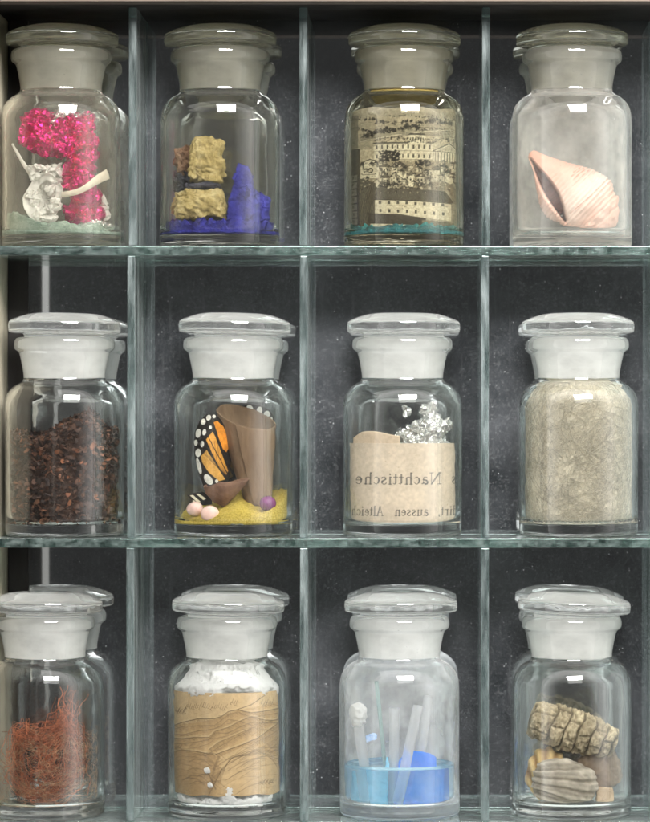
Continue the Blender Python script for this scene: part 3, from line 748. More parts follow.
def chips(name, jar, n, rmin, zlo, zhi, size, m, seed, label, cat):
    r = random.Random(seed); V, F = [], []
    for _ in range(n):
        a = r.uniform(0, 2 * PI); q = rmin + (26.2 - rmin) * math.sqrt(r.random())
        c = Vector((q * math.cos(a), q * math.sin(a), r.uniform(zlo, zhi)))
        R = Matrix.Rotation(r.uniform(0, 6.3), 3, 'Z') @ Matrix.Rotation(r.gauss(0, .6), 3, 'X') @ Matrix.Rotation(r.gauss(0, .5), 3, 'Y')
        hx, hy, hz = r.uniform(.5, 1) * size, r.uniform(.4, .8) * size, r.uniform(.2, .5) * size * .7
        v, f = box_mesh(-hx, hx, -hy, hy, -hz, hz); b = len(V)
        for p in v:
            pp = R @ Vector([t * r.uniform(.75, 1.15) for t in p]) + c
            V.append(pp[:])
        F += [tuple(b + i for i in q) for q in f]
    o = mesh_obj(name, keep_inside(np.array(V)), F, m, JARS[jar], None, False)
    return tag(o, label, cat, kind='stuff')
tag(bed('teal_powder', 'a3', lambda x, y: 10.2 + .5 * math.sin(x * .7), noisy('teal_powder', (.004, .035, .045), (.015, .11, .125), 260, .8, .6), rough=.8, nsc=2.), 'dark teal pigment bed below the city engraving', 'pigment', kind='stuff')
chips('teal_chips', 'a3', 90, 25.6, 7.5, 10.4, 3.6, M_teal, 5, 'brighter teal chips lying in the teal pigment', 'pigment chips')
M_wax = noisy('yellow_resin', (.34, .24, .05), (.55, .44, .16), 120, .25, .3)
def wax():
    V, F = [], []; n = 90; prof = [(18.0, 80.2), (17.9, 78.2), (14, 77.6), (0, 77.4)]
    v, f, _ = lathe(chaikin([(0, 77.6), (12, 77.2), (17.0, 77.6), (18.0, 78.2), (17.0, 78.9), (0, 78.9)], 2), 96, .012, 3)
    return mesh_obj('resin_ring', v, f, M_wax, JARS['a3'], None, True)
tag(wax(), 'dried amber yellow resin stuck under the engraving jar stopper', 'resin')

# ---- a4: seashell
def seashell():
    nt_, na = 300, 260
    tip = np.array([-21.5, 0., 49.0]); apex = np.array([21.8, 0., 9.5])
    ax = apex - tip; Ln = np.linalg.norm(ax); ax /= Ln
    up = np.array([-ax[2], 0, ax[0]]); up = up if up[2] > 0 else -up        # perpendicular, upwards
    dp = np.array([0., -1., 0.])                                              # towards the viewer
    prof_t = np.array([0, .015, .06, .14, .25, .38, .50, .60, .67, .72, .76, .80, .83, .87, .90, .94, .97, 1.0])
    prof_r = np.array([.6, 2.3, 3.4, 4.9, 7.8, 11.6, 14.9, 16.7, 17.0, 16.0, 14.2, 13.4, 12.6, 10.2, 9.4, 6.6, 4.4, .1])
    V = np.zeros((nt_, na, 3)); C = np.zeros((nt_, na, 3))
    for i in range(nt_):
        t = i / (nt_ - 1)
        for j in range(na):
            a = 2 * PI * j / na                                               # 0 = up, pi/2 = towards viewer
            ts = t + .045 * (a / (2 * PI) - .25) * min(1, max(0, (t - .35) / .3)) * min(1, (1 - t) / .12)
            r = np.interp(ts, prof_t, prof_r)
            r *= 1 + .46 * math.sin(PI * min(1, max(0, (t - .04) / .56))) * math.exp(-((a - 3.0) / .75) ** 2)   # flared outer lip
            # shoulder nodules and spiral cords on the spire
            sh = .35 * math.exp(-((ts - .69) / .035) ** 2) + .9 * math.exp(-((ts - .825) / .025) ** 2) + .7 * math.exp(-((ts - .915) / .02) ** 2)
            r *= 1 + .13 * sh * (math.cos(a * 11) * .6 + .1)
            r *= 1 + .013 * math.sin(ts * 180) * (1 if ts > .3 else .3)
            p = tip + ax * (t * Ln) + (up * math.cos(a) + dp * math.sin(a)) * r
            p[0] += .2 * noise.noise(Vector(p * .3)); p[2] += .2 * noise.noise(Vector(p * .3 + 9))
            V[i, j] = p
    # aperture in the frontal plane: carve a slit towards the inside, lift the outer lip
    slit = [(-20.8, 45.5), (-15.5, 36.5), (-9.2, 25.5), (-3.6, 13.8)]
    sl = np.array(slit); sx, sz = V[..., 0], V[..., 2]
    best = np.full(sx.shape, 1e9); par = np.zeros(sx.shape); side = np.zeros(sx.shape)
    for k in range(3):
        a, b = sl[k], sl[k + 1]; d = b - a; l2 = d @ d
        u = np.clip(((sx - a[0]) * d[0] + (sz - a[1]) * d[1]) / l2, 0, 1)
        ex, ez = sx - a[0] - u * d[0], sz - a[1] - u * d[1]
        q = np.hypot(ex, ez); m = q < best
        best = np.where(m, q, best); par = np.where(m, (k + u) / 3, par); side = np.where(m, d[0] * ez - d[1] * ex, side)
    front = V[..., 1] < -.4
    w = .6 + 3.0 * np.sin(np.clip(par, 0, 1) * PI * .93 + .08) ** 1.3 * (.45 + .75 * par)
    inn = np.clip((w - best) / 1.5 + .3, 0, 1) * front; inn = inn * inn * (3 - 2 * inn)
    depth = 9.0 * np.clip(-V[..., 1] / 9.0, .2, 1)
    V[..., 1] += inn * depth * .85
    lip = np.exp(-((best - w - 1.6) / 1.5) ** 2) * (side < 0) * front
    V[..., 1] -= lip * 2.1
    # colours
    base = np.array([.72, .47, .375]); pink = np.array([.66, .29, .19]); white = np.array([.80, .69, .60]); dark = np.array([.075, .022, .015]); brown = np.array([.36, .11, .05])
    tt = np.linspace(0, 1, nt_)[:, None] * np.ones((1, na)); aa = np.ones((nt_, 1)) * (2 * PI * np.arange(na) / na)[None]
    C[:] = base
    k = np.exp(-((tt - .58) / .14) ** 2)[..., None] * .7; C[:] = C * (1 - k) + white * k
    k = np.clip(1 - tt / .34, 0, 1)[..., None] * .62; C[:] = C * (1 - k) + pink * k
    tsp = tt + .045 * (aa / (2 * PI) - .25)
    rs = np.random.RandomState(4)
    for tc, wd, al, a0, a1 in [(.395, .0035, .8, .15, 1.0), (.42, .004, .65, .2, 1.25), (.447, .0045, .9, .1, 1.3), (.475, .004, .7, .15, 1.5), (.505, .003, .5, .05, 1.1), (.645, .004, .9, .2, 2.2), (.672, .004, .8, .1, 1.2), (.70, .0025, .5, .2, 1.0), (.79, .005, .35, 0, 3), (.86, .005, .3, 0, 3)]:
        wob = .006 * np.sin(aa * 3 + tc * 40) + .012 * (aa - .8)
        nz = .6 + .4 * np.sin(aa * 37 + tc * 90) * np.sin(aa * 21)
        k = (np.exp(-((tsp + wob - tc) / (wd * 1.5)) ** 2) * nz * al * (aa > a0) * (aa < a1))[..., None]
        C[:] = C * (1 - k) + brown * k
    k = (np.clip((tt - .70) / .1, 0, 1) * (.5 + .5 * np.cos(aa * 11)) * .25)[..., None]; C[:] = C * (1 - k) + pink * k
    k = (lip * .5)[..., None]; C[:] = C * (1 - k) + np.array([.76, .47, .36]) * k
    lowlip = (front * (side < 0) * np.exp(-((best - w) / 5.) ** 2))[..., None] * .6; C[:] = C * (1 - lowlip) + np.array([.74, .45, .35]) * lowlip
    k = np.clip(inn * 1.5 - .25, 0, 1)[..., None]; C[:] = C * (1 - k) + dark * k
    v = keep_inside(V.reshape(-1, 3)); idx = np.arange(nt_ * na).reshape(nt_, na); j2 = np.roll(idx, -1, 1)
    F = np.stack([idx[:-1], j2[:-1], j2[1:], idx[1:]], -1).reshape(-1, 4).tolist()
    F.append([int(q) for q in idx[0]]); F.append([int(q) for q in idx[-1][::-1]])
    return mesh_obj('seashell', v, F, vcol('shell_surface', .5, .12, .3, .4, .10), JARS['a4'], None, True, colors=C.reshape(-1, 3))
tag(seashell(), 'pink spiral whelk seashell with brown streaks and dark opening', 'seashell')

# ---- b1: brown flakes
def flakes(name, jar, n, top, seed, label):
    r = random.Random(seed); V, F, C = [], [], []
    pal = [(.030, .014, .009), (.055, .025, .014), (.085, .036, .018), (.12, .050, .024), (.17, .062, .028), (.02, .011, .009), (.23, .085, .036)]
    for _ in range(n):
        a = r.uniform(0, 2 * PI)
        q = 27.0 * (r.uniform(.82, 1) if r.random() < .8 else math.sqrt(r.random()))
        x, y = q * math.cos(a), q * math.sin(a); zt = top(x, y)
        z = zt - abs(r.gauss(0, 1.5)) + r.uniform(0, 1.2) if r.random() < .35 else r.uniform(FLOOR, zt)
        if x < -15 and r.random() < .45: continue
        ln, wd = r.uniform(1.6, 4.6), r.uniform(1.2, 3.2)
        T = Vector((r.gauss(0, 1), r.gauss(0, 1), r.gauss(0, .9))).normalized()
        B = T.cross(Vector((r.gauss(0, 1), r.gauss(0, 1), r.gauss(0, 1)))).normalized(); Nn = T.cross(B)
        c = Vector((x, y, z)); curl = r.uniform(-.9, .9); b = len(V); k = 4
        cc = np.array(pal[min(6, int(abs(r.gauss(0, 2.6))))]) * r.uniform(.45, 1.3)
        for i in range(k):
            s = i / (k - 1) - .5; wv = wd * (1 - (2 * s) ** 2 * .6) * r.uniform(.7, 1.2)
            for e in (-.5, .5):
                V.append((c + T * ln * s + B * wv * e + Nn * (curl * (4 * s * s) + .25 * abs(e))).to_tuple()); C.append(cc)
        for i in range(k - 1): F.append((b + 2 * i, b + 2 * i + 1, b + 2 * i + 3, b + 2 * i + 2))
    o = mesh_obj(name, keep_inside(np.array(V), 27.5), F, vcol('dried_leaf', .6, .1, .3, .4), JARS[jar], None, False, colors=np.array(C))
    return o
top_b1 = lambda x, y: 54 + 3 * math.sin(x * .2 + 1) + (8.5 * math.exp(-((x - 13) / 6.) ** 2)) - .18 * max(0, -x - 5) * 1.0 + .1 * y
fl = tag(flakes('dried_flakes', 'b1', 7500, top_b1, 2, ''), 'coarse dark brown dried leaf flakes filling the jar', 'flakes', kind='stuff')
M_core = noisy('flake_core', (.012, .006, .004), (.06, .028, .015), 300, .95, 1.0)
core = bed('flake_core', 'b1', lambda x, y: top_b1(x, y) - 2.5, M_core, r=24.3, rough=2.5, nsc=2.5, smooth=False); core.parent = fl; core.location = (0, 0, 0)

# ---- b2: wing, cone, sand, beads
M_sand = noisy('yellow_sand', (.50, .34, .03), (.82, .64, .14), 1100, .9, 1.0, .0012, lo=.36, hi=.62)
tag(bed('yellow_sand', 'b2', lambda x, y: 15 + 5.0 * math.exp(-((x - 2) / 9.) ** 2) + (7 * max(0, (x - 14) / 12.)) - max(0, (-x - 14)) * .35 + .22 * y, M_sand, rough=.8, nsc=2.5), 'bright yellow sand on the floor of the butterfly jar', 'sand', kind='stuff')
def cone():
    # rolled brown sheet: spiral wall, open at the slanted top
    nt_, nz = 150, 60; b0, b1 = np.array([12.6, 0., 15.5]), np.array([6.0, 3., 61.])
    V = []; 
    for i in range(nz):
        k = i / (nz - 1)
        for j in range(nt_):
            a = -1.9 + (2 * PI + 1.1) * j / (nt_ - 1)                 # overlaps itself in front-left
            r = (6.2 + (15.6 - 6.2) * k ** .9) * (1 - .085 * j / (nt_ - 1))
            top = 1 + .02 * math.cos(a)
            c = b0 + (b1 - b0) * k
            x = c[0] + r * math.cos(a); y = c[1] - 1 + r * math.sin(a) * .85
            z = c[2] + k * (-.27 * (x - c[0]) + 5.0 * math.sin(a) + .8 * noise.noise(Vector((a * 1.5, 0, 3))))
            w = .35 * noise.noise(Vector((x * .18, y * .18, z * .12)))
            V.append((x + w, y + w, z))
    F = []
    for i in range(nz - 1):
        for j in range(nt_ - 1):
            a = i * nt_ + j; F.append((a, a + 1, a + nt_ + 1, a + nt_))
    o = mesh_obj('paper_cone', keep_inside(np.array(V), 26.6), F, noisy('brown_card', (.10, .060, .032), (.20, .13, .073), 90, .85, .8, stretch=(1, 1, .4)), JARS['b2'], None, True)
    m = o.modifiers.new('t', 'SOLIDIFY'); m.thickness = .55 * S; m.offset = 0
    return tag(o, 'rolled brown cardboard cone standing open end up', 'cardboard cone')
cone()
def pod():
    nt_, nr = 80, 26; V = []
    for i in range(nr):
        k = i / (nr - 1)
        for j in range(nt_):
            a = 2 * PI * j / nt_
            r = 9.4 * math.sin(k * PI * .5) ** .8
            z = -12.5 * (1 - k) ** 1.15
            x, y = r * math.cos(a), r * .85 * math.sin(a)
            if x > 0: x *= 1 + .45 * k * k * (max(0, math.cos(a))) ** 4
            z += 1.6 * k * (x / 10.) + .5 * math.sin(3 * a) * k
            w = .5 * noise.noise(Vector((x * .3, y * .3, z * .3)))
            V.append((-4.8 + x + w, -13.2 + y, 27.2 + z + w))
    F = []
    for i in range(nr - 1):
        for j in range(nt_): F.append((i * nt_ + j, i * nt_ + (j + 1) % nt_, (i + 1) * nt_ + (j + 1) % nt_, (i + 1) * nt_ + j))
    o = mesh_obj('seed_pod', V, F, noisy('brown_pod', (.085, .040, .024), (.19, .11, .068), 130, .7, .6), JARS['b2'], None, True)
    m = o.modifiers.new('t', 'SOLIDIFY'); m.thickness = .9 * S; m.offset = -1
    return tag(o, 'half brown seed pod shell with pointed rim below the wing', 'seed pod')
pod()
def bead(name, jar, x, y, z, r, m, label, cat, sq=.94):
    V, F, _ = lathe([(0, -r * sq)] + [(r * math.sin(k * PI / 24), -r * sq * math.cos(k * PI / 24)) for k in range(1, 24)] + [(0, r * sq)], 48, .01, int(abs(x) * 10))
    return tag(mesh_obj(name, np.array(V) + np.array([x, y, z]), F, m, JARS[jar]), label, cat)
def bead_mat(name, c0, c1, r): return noisy(name, c0, c1, 130, r, .1, .0003, spec=.6)
M_pb = bead_mat('pink_bead', (.66, .42, .35), (.80, .60, .52), .28)
bead('bead', 'b2', -10.3, -22, 11.9, 4.5, M_pb, 'glossy pale pink bead in front on the yellow sand', 'bead')
bead('bead', 'b2', -18.0, -16, 14.2, 3.9, M_pb, 'smaller pale pink bead farthest left on the sand', 'bead')
bead('bead', 'b2', 17.7, -15.5, 16.9, 4.1, bead_mat('purple_bead', (.085, .008, .065), (.15, .022, .115), .22), 'shiny purple bead at the foot of the paper cone', 'bead')
def wing_sheet(name, P, poly, place, m, nu, nv, label, cat):
    xs = np.linspace(min(p[0] for p in poly), max(p[0] for p in poly), nu); ys = np.linspace(min(p[1] for p in poly), max(p[1] for p in poly), nv)
    X, Y = np.meshgrid(xs, ys); ins = P.inside(poly)
    I = ins[np.clip(Y.astype(int), 0, P.h - 1), np.clip(X.astype(int), 0, P.w - 1)]
    Cc = P.at(X, Y).reshape(-1, 3); V = np.array([place(x, y) for x, y in zip(X.ravel(), Y.ravel())])
    i = np.arange(nu * nv).reshape(nv, nu)
    q = np.stack([i[:-1, :-1], i[:-1, 1:], i[1:, 1:], i[1:, :-1]], -1)
    k = I[:-1, :-1] & I[:-1, 1:] & I[1:, 1:] & I[1:, :-1]
    q = q[k]; used = np.unique(q); mp = np.full(nu * nv, -1); mp[used] = np.arange(len(used))
    o = mesh_obj(name, keep_inside(V[used], 26.9), mp[q].tolist(), m, JARS['b2'], None, True, colors=Cc[used])
    md = o.modifiers.new('t', 'SOLIDIFY'); md.thickness = .12 * S; md.offset = 0
    return tag(o, label, cat)
M_wing = vcol('wing_scales', .75, .15, .2, .2)
Wm = Paint(646, 822, (.014, .011, .009)); ora = (.62, .23, .022); yel = (.50, .27, .06); wht = (.72, .70, .62)
Wm.poly([(205, 185), (225, 175), (258, 210), (282, 270), (292, 325), (275, 360), (255, 340), (228, 255)], ora)
Wm.poly([(162, 285), (200, 240), (215, 270), (250, 370), (284, 470), (274, 500), (240, 455), (195, 360)], (.54, .25, .04))
Wm.poly([(132, 385), (165, 345), (200, 400), (268, 520), (235, 530), (180, 480), (140, 420)], yel)
Wm.line([(175, 270), (240, 400), (290, 505)], 5, (.02, .014, .01)); Wm.line([(215, 255), (262, 370)], 4, (.02, .014, .01))
for (x, y, a, b, ro) in [(178, 157, 13, 17, .3), (146, 182, 13, 18, .3), (117, 250, 15, 26, .2), (152, 243, 11, 18, .2), (102, 305, 12, 18, .1), (140, 312, 10, 19, .1), (116, 364, 16, 24, .1), (120, 440, 12, 50, -.25), (175, 520, 20, 34, -.6), (208, 150, 9, 10, 0), (188, 215, 7, 10, 0), (222, 530, 9, 10, 0)]:
    Wm.dot(x, y, a, b, wht, 1, ro)
for a_ in range(9):
    Wm.line([(288, 515), (250 - a_ * 14, 420 - a_ * 8), (232 - a_ * 16 + 10, 300 - a_ * 2)], 2.2, (.02, .013, .01), .75)
Wm.clouds(30, .18, 4); Wm.clouds(7, .14, 5); Wm.clouds(3, .12, 6)
mmx = lambda X: (180 + X / 5.873 - 233.5) * .509
mmz = lambda Y: (145.5 - Y / 5.873) * .509
wing_poly = [(150, 570), (118, 480), (95, 395), (85, 310), (98, 235), (125, 175), (165, 135), (205, 128), (240, 160), (275, 220), (298, 300), (302, 370), (296, 450), (292, 520), (250, 560), (205, 580)]
wing_sheet('butterfly_wing', Wm, wing_poly, lambda x, y: (mmx(x), -10.5 + .012 * (x - 200) ** 2 / 20 + .035 * (x - 190), mmz(y)), M_wing, 150, 280, 'orange black and white butterfly wing standing left of the cone', 'butterfly wing')
W2 = Paint(646, 300, (.014, .012, .010))
for (x, y, a, b, ro) in [(402, 98, 20, 16, .5), (462, 112, 18, 22, 0), (508, 132, 19, 18, 0), (440, 155, 16, 14, 0), (490, 178, 14, 12, 0), (535, 165, 9, 15, 0), (420, 135, 8, 8, 0), (548, 195, 8, 10, 0)]:
    W2.dot(x, y, a, b, (.70, .70, .64), 1, ro)
wing_sheet('butterfly_wing', W2, [(360, 85), (400, 74), (470, 84), (530, 110), (556, 150), (560, 240), (420, 250), (360, 190)], lambda x, y: (mmx(x), 15.5 - .00003 * (x - 400) ** 2, mmz(y)), M_wing, 110, 90, 'black wing tip with white spots behind the cone rim', 'butterfly wing')
W3 = Paint(300, 740, (.014, .012, .010))
for q in ([(78, 612), (95, 610), (135, 650), (118, 655)], [(110, 604), (125, 602), (165, 632), (150, 640)], [(85, 645), (100, 640), (115, 660)]): W3.poly(q, (.66, .62, .46))
wing_sheet('butterfly_wing', W3, [(62, 610), (90, 598), (140, 590), (200, 610), (200, 665), (150, 672), (95, 652)], lambda x, y: (mmx(x), -16 + .03 * (x - 60), mmz(y)), M_wing, 90, 60, 'small black and cream wing scrap lying left of the pod', 'butterfly wing')

# ---- b3: label paper with mirrored text, silver foil
GL = {  # strokes on a box: baseline 0, x-height .64, cap 1; (width, strokes of (weight, points))
 'N': (.86, [(1, [(.14, 0), (.14, 1)]), (2, [(.14, 1), (.72, 0)]), (1, [(.72, 0), (.72, 1)]), (1, [(0, 0), (.28, 0)]), (1, [(0, 1), (.2, 1)]), (1, [(.58, 1), (.86, 1)])]),
 'A': (.80, [(1, [(.08, 0), (.38, 1)]), (2, [(.38, 1), (.70, 0)]), (1, [(.2, .36), (.56, .36)]), (1, [(0, 0), (.2, 0)]), (1, [(.56, 0), (.82, 0)])]),
 'a': (.55, [(1, [(.08, .52), (.16, .62), (.3, .64), (.38, .54), (.38, .12), (.44, .02), (.52, .04)]), (2, [(.38, .40), (.16, .32), (.07, .18), (.12, .04), (.22, 0), (.38, .12)])]),
 'c': (.50, [(1, [(.42, .52), (.32, .63), (.22, .63), (.1, .5)]), (2, [(.1, .5), (.07, .32), (.12, .12)]), (1, [(.12, .12), (.24, 0), (.36, .04), (.44, .14)])]),
 'h': (.64, [(2, [(.13, 0), (.13, 1)]), (1, [(.02, 1), (.13, 1)]), (1, [(.13, .5), (.26, .63), (.38, .63), (.46, .54)]), (2, [(.46, .54), (.46, 0)]), (1, [(.02, 0), (.24, 0)]), (1, [(.36, 0), (.58, 0)])]),
 't': (.36, [(2, [(.15, .86), (.15, .12)]), (1, [(.15, .12), (.22, 0), (.33, .06)]), (1, [(.0, .63), (.32, .63)])]),
 'i': (.32, [(2, [(.15, .62), (.15, 0)]), (1, [(.03, .62), (.15, .62)]), (1, [(.03, 0), (.28, 0)]), (2, [(.15, .86), (.16, .90)])]),
 's': (.46, [(1, [(.38, .5), (.36, .62), (.2, .64), (.09, .56), (.1, .44)]), (2, [(.1, .44), (.36, .24), (.37, .12)]), (1, [(.37, .12), (.28, 0), (.14, 0), (.06, .06), (.05, .17)])]),
 'e': (.53, [(1, [(.08, .35), (.44, .35), (.42, .52), (.30, .64), (.18, .6)]), (2, [(.18, .6), (.08, .42), (.1, .16)]), (1, [(.1, .16), (.22, 0), (.36, .03), (.46, .14)])]),
 'u': (.62, [(2, [(.13, .62), (.13, .12)]), (1, [(.13, .12), (.22, 0), (.34, .02), (.46, .14)]), (2, [(.46, .62), (.46, 0)]), (1, [(.02, .62), (.13, .62)]), (1, [(.36, .62), (.46, .62)]), (1, [(.46, 0), (.58, 0)])]),
 'n': (.64, [(2, [(.13, 0), (.13, .62)]), (1, [(.02, .62), (.13, .62)]), (1, [(.13, .48), (.26, .63), (.38, .63), (.46, .54)]), (2, [(.46, .54), (.46, 0)]), (1, [(.02, 0), (.24, 0)]), (1, [(.36, 0), (.58, 0)])]),
 'l': (.32, [(2, [(.15, 1), (.15, 0)]), (1, [(.03, 1), (.15, 1)]), (1, [(.03, 0), (.28, 0)])]),
 'r': (.46, [(2, [(.13, 0), (.13, .62)]), (1, [(.02, .62), (.13, .62)]), (1, [(.13, .46), (.24, .62), (.34, .64), (.40, .56)]), (1, [(.02, 0), (.26, 0)])]),
 'd': (.62, [(2, [(.46, 1), (.46, 0)]), (1, [(.36, 1), (.46, 1)]), (1, [(.46, .52), (.32, .64), (.18, .6)]), (2, [(.18, .6), (.08, .32), (.16, .06)]), (1, [(.16, .06), (.28, 0), (.46, .12)]), (1, [(.46, 0), (.57, 0)])]),
 ',': (.26, [(2, [(.1, .06), (.1, .0)]), (1, [(.12, .02), (.06, -.14)])]), ' ': (.62, []), '-': (.4, [(1, [(.05, .3), (.32, .3)])]),
}
def write_mirrored(P, text, x_right, base, cap, c, squeeze=1.0, thin=2.0, thick=5.0, al=.8):
    """letters run from right to left, each one reversed, as print seen through from its back"""
    x = x_right
    for ch in text:
        w, st = GL[ch]
        for wt, pts in st:
            P.line([(x - px * cap * squeeze, base - py * cap) for px, py in pts], thin if wt == 1 else thick, c, al)
        x -= (w + .07) * cap * squeeze
Pl = Paint(650, 750, (.65, .55, .42)); Pl.clouds(90, .07, 5); Pl.clouds(20, .05, 6); Pl.clouds(6, .03, 8)
inkc = (.085, .08, .075)
write_mirrored(Pl, 'us', 612, 470, 53, inkc, 1.0, 3.4, 7.5)
write_mirrored(Pl, 'Nachttische', 501, 470, 55, inkc, 1.17, 3.8, 8.)
write_mirrored(Pl, 'dirt,', 578, 626, 46, inkc, .88, 3.2, 6.)
write_mirrored(Pl, 'aussen', 441, 626, 46, inkc, 1.0, 3.2, 6.4)
write_mirrored(Pl, 'Alteichen', 221, 626, 46, inkc, .88, 3.2, 6.)
for _ in range(40): Pl.dot(rnd.uniform(60, 580), rnd.uniform(270, 660), rnd.uniform(1, 3), rnd.uniform(1, 3), (.36, .28, .18), .5)
Pl.line([(508, 270), (512, 660)], 5, (.64, .55, .42), .6); Pl.line([(500, 270), (503, 660)], 4, (.42, .34, .24), .35)
M_label = vcol('printed_label_paper', .85, .22)
tag(curled_sheet('printed_paper', 'b3', Pl, lambda x: (x / .509 + 62.5) * 5, lambda z: (147 - z / .509) * 5, -26.4, 26.6, lambda x: 7.2, lambda x: 47.5, M_label, back=(.5, .42, .31)),
    'beige paper strip with reversed black serif lettering', 'paper')
Pb = Paint(60, 60, (.66, .53, .38)); Pb.clouds(15, .08, 3)
tag(curled_sheet('backing_paper', 'b3', Pb, lambda x: x + 30, lambda z: z - 6, -24.4, -1, lambda x: 7.4, lambda x: 52.4 - 1.2 * math.cos(x * .2) - max(0, -x - 20) * .5, M_label, r=26.1, nu=60, nv=60), 'plain tan paper flap rising behind the printed strip', 'paper')
tag(blob_obj('crumpled_foil', 'b3', [(12.5, -4, 53, 6.2, 1.1, .8, 1), (17.5, -4, 54, 5.5), (2, -5, 50, 4, 1.2, .8, 1), (8, -4, 55, 4.2), (13.5, -3, 62, 4.2, 1, .7, 1), (16, -3, 65, 2.6), (21, -4, 55, 3.2), (9.5, -2, 64, 2.2), (2, 0, 64.5, 1.6, 1.5, .6, .8), (12, -2, 45, 7), (18, -2, 44, 7), (4, -2, 44, 5)], .5, M_silver,
     [(6.5, 2.6), (3., 1.3)], None, False, 6.5), 'crumpled bright silver foil behind the lettered paper', 'foil')

# ---- b4: wool
def wool():
    r = np.random.RandomState(9); paths = []; rad = []
    for _ in range(4200):
        a = r.uniform(0, 2 * PI); z = r.uniform(8, 75); q = 27.2 - abs(r.normal(0, .7))
        if z > 66: q = float(np.interp(z, [66, 69.6, 73.2, 75.9], [27.1, 26.6, 24.3, 20.9]))
        n = 14; d = r.uniform(-PI, PI); ln = r.uniform(14, 40); k = r.normal(0, .07)
        P = []; aa, zz, dd, qq = a, z, d, q
        for i in range(n):
            P.append((qq * math.cos(aa), qq * math.sin(aa), zz))
            aa += math.cos(dd) * ln / n / qq; zz += math.sin(dd) * ln / n; dd += k * ln / n + r.normal(0, .1)
            lim = float(np.interp(zz, [0, 66, 69.6, 73.2, 75.9, 77.8], [27.2, 27.1, 26.6, 24.3, 20.9, 17.8]))
            qq = min(lim, max(qq, lim - 1.0) + r.normal(0, .08)); zz = min(max(zz, 7), 77.2)
        paths.append(P); rad.append(r.uniform(.04, .08))
    V, F = tubes(paths, rad, 3)
    C = np.zeros((len(V), 3)); i = 0
    for P in paths:
        c = np.array([.74, .69, .56]) * (r.uniform(.85, 1.15) if r.rand() < .6 else r.uniform(.45, .7)); C[i:i + 42] = c; i += 42
    o = mesh_obj('wool_wad', keep_inside(V, 27.6), F, vcol('wool_fibre', .8, .3, .1, .2, .1), JARS['b4'], None, True, colors=np.clip(C, 0, .85))
    tag(o, 'matted beige wool fibres filling the whole jar', 'wool', kind='stuff')
    prof = chaikin([(0, 7), (24, 7.2), (26.2, 9), (26.6, 20), (26.6, 66), (26.0, 69.6), (23.6, 73.2), (20.2, 75.9), (17.2, 77.8), (0, 78.2)], 2)
    v, f, _ = lathe(prof, 110, .004, 4)
    v = np.array(v); n = v - np.array([0, 0, 40]); n /= np.linalg.norm(n, axis=1)[:, None]
    v += n * (fbm(v, 5., 4) * .5)[:, None]
    mesh_obj('wool_core', v, f, noisy('wool_core', (.43, .385, .29), (.50, .455, .35), 60, .95, .25, .0006, stretch=(1, 1, 1)), (0, 0, 0), o, True)
wool()

# ---- c1: copper red fibre tangle
def tangle():
    r = np.random.RandomState(21); paths, rad, cols = [], [], []
    spine = np.array([(11, -2, 66), (11.5, -6, 56), (11, -8, 48), (4, -12, 42), (-4, -14, 39), (-10, -14, 43), (-13, -12, 34), (-14, -10, 24), (-8, -14, 13), (2, -14, 11), (10, -12, 16), (15, -10, 24), (16, -8, 36), (13, -8, 46), (0, -16, 30), (4, -16, 22), (-4, -15, 22), (8, -12, 30)], float)
    for k in range(420):
        s0 = r.uniform(0, len(spine) - 4); n = 34; m = r.uniform(1.2, 4.0)
        t = np.clip(s0 + np.linspace(0, m, n), 0, len(spine) - 1.001); i = t.astype(int); f = (t - i)[:, None]
        P = spine[i] * (1 - f) + spine[i + 1] * f
        wig = np.cumsum(r.normal(0, .75, (n, 3)), 0); wig -= np.linspace(0, 1, n)[:, None] * wig[-1] * .7
        P = P + r.normal(0, 2.5, 3) + wig * .8 + 2.1 * np.sin(np.linspace(0, r.uniform(3, 13), n)[:, None] + r.rand(3) * 6)
        for _ in range(2): P[1:-1] = (P[:-2] + 2 * P[1:-1] + P[2:]) / 4
        paths.append(keep_inside(P, 26.8)); rad.append(r.uniform(.07, .17)); cols.append(np.array([.33, .098, .040]) * r.uniform(.3, 1.4))
    for k in range(260):     # fine pale strays near the glass
        n = 30; a = r.uniform(PI, 2 * PI); z = r.uniform(7, 40); q = 26.5
        aa = a + np.cumsum(r.normal(0, .03, n)) + np.linspace(0, r.uniform(-.8, .8), n); zz = np.clip(z + np.cumsum(r.normal(0, .7, n)), 7, 60)
        paths.append(np.stack([q * np.cos(aa), q * np.sin(aa), zz], 1)); rad.append(.05); cols.append(np.array([.36, .22, .12]) * r.uniform(.6, 1.2))
    V, F = tubes(paths, rad, 4); C = np.concatenate([np.ones((len(p) * 4, 3)) * c for p, c in zip(paths, cols)])
    o = mesh_obj('copper_tangle', V, F, vcol('copper_fibre', .45, .1, .1, .5, .1), JARS['c1'], None, True, colors=C)
    tag(o, 'wiry tangle of copper red fibres resting in jar', 'fibre tangle')
tangle()

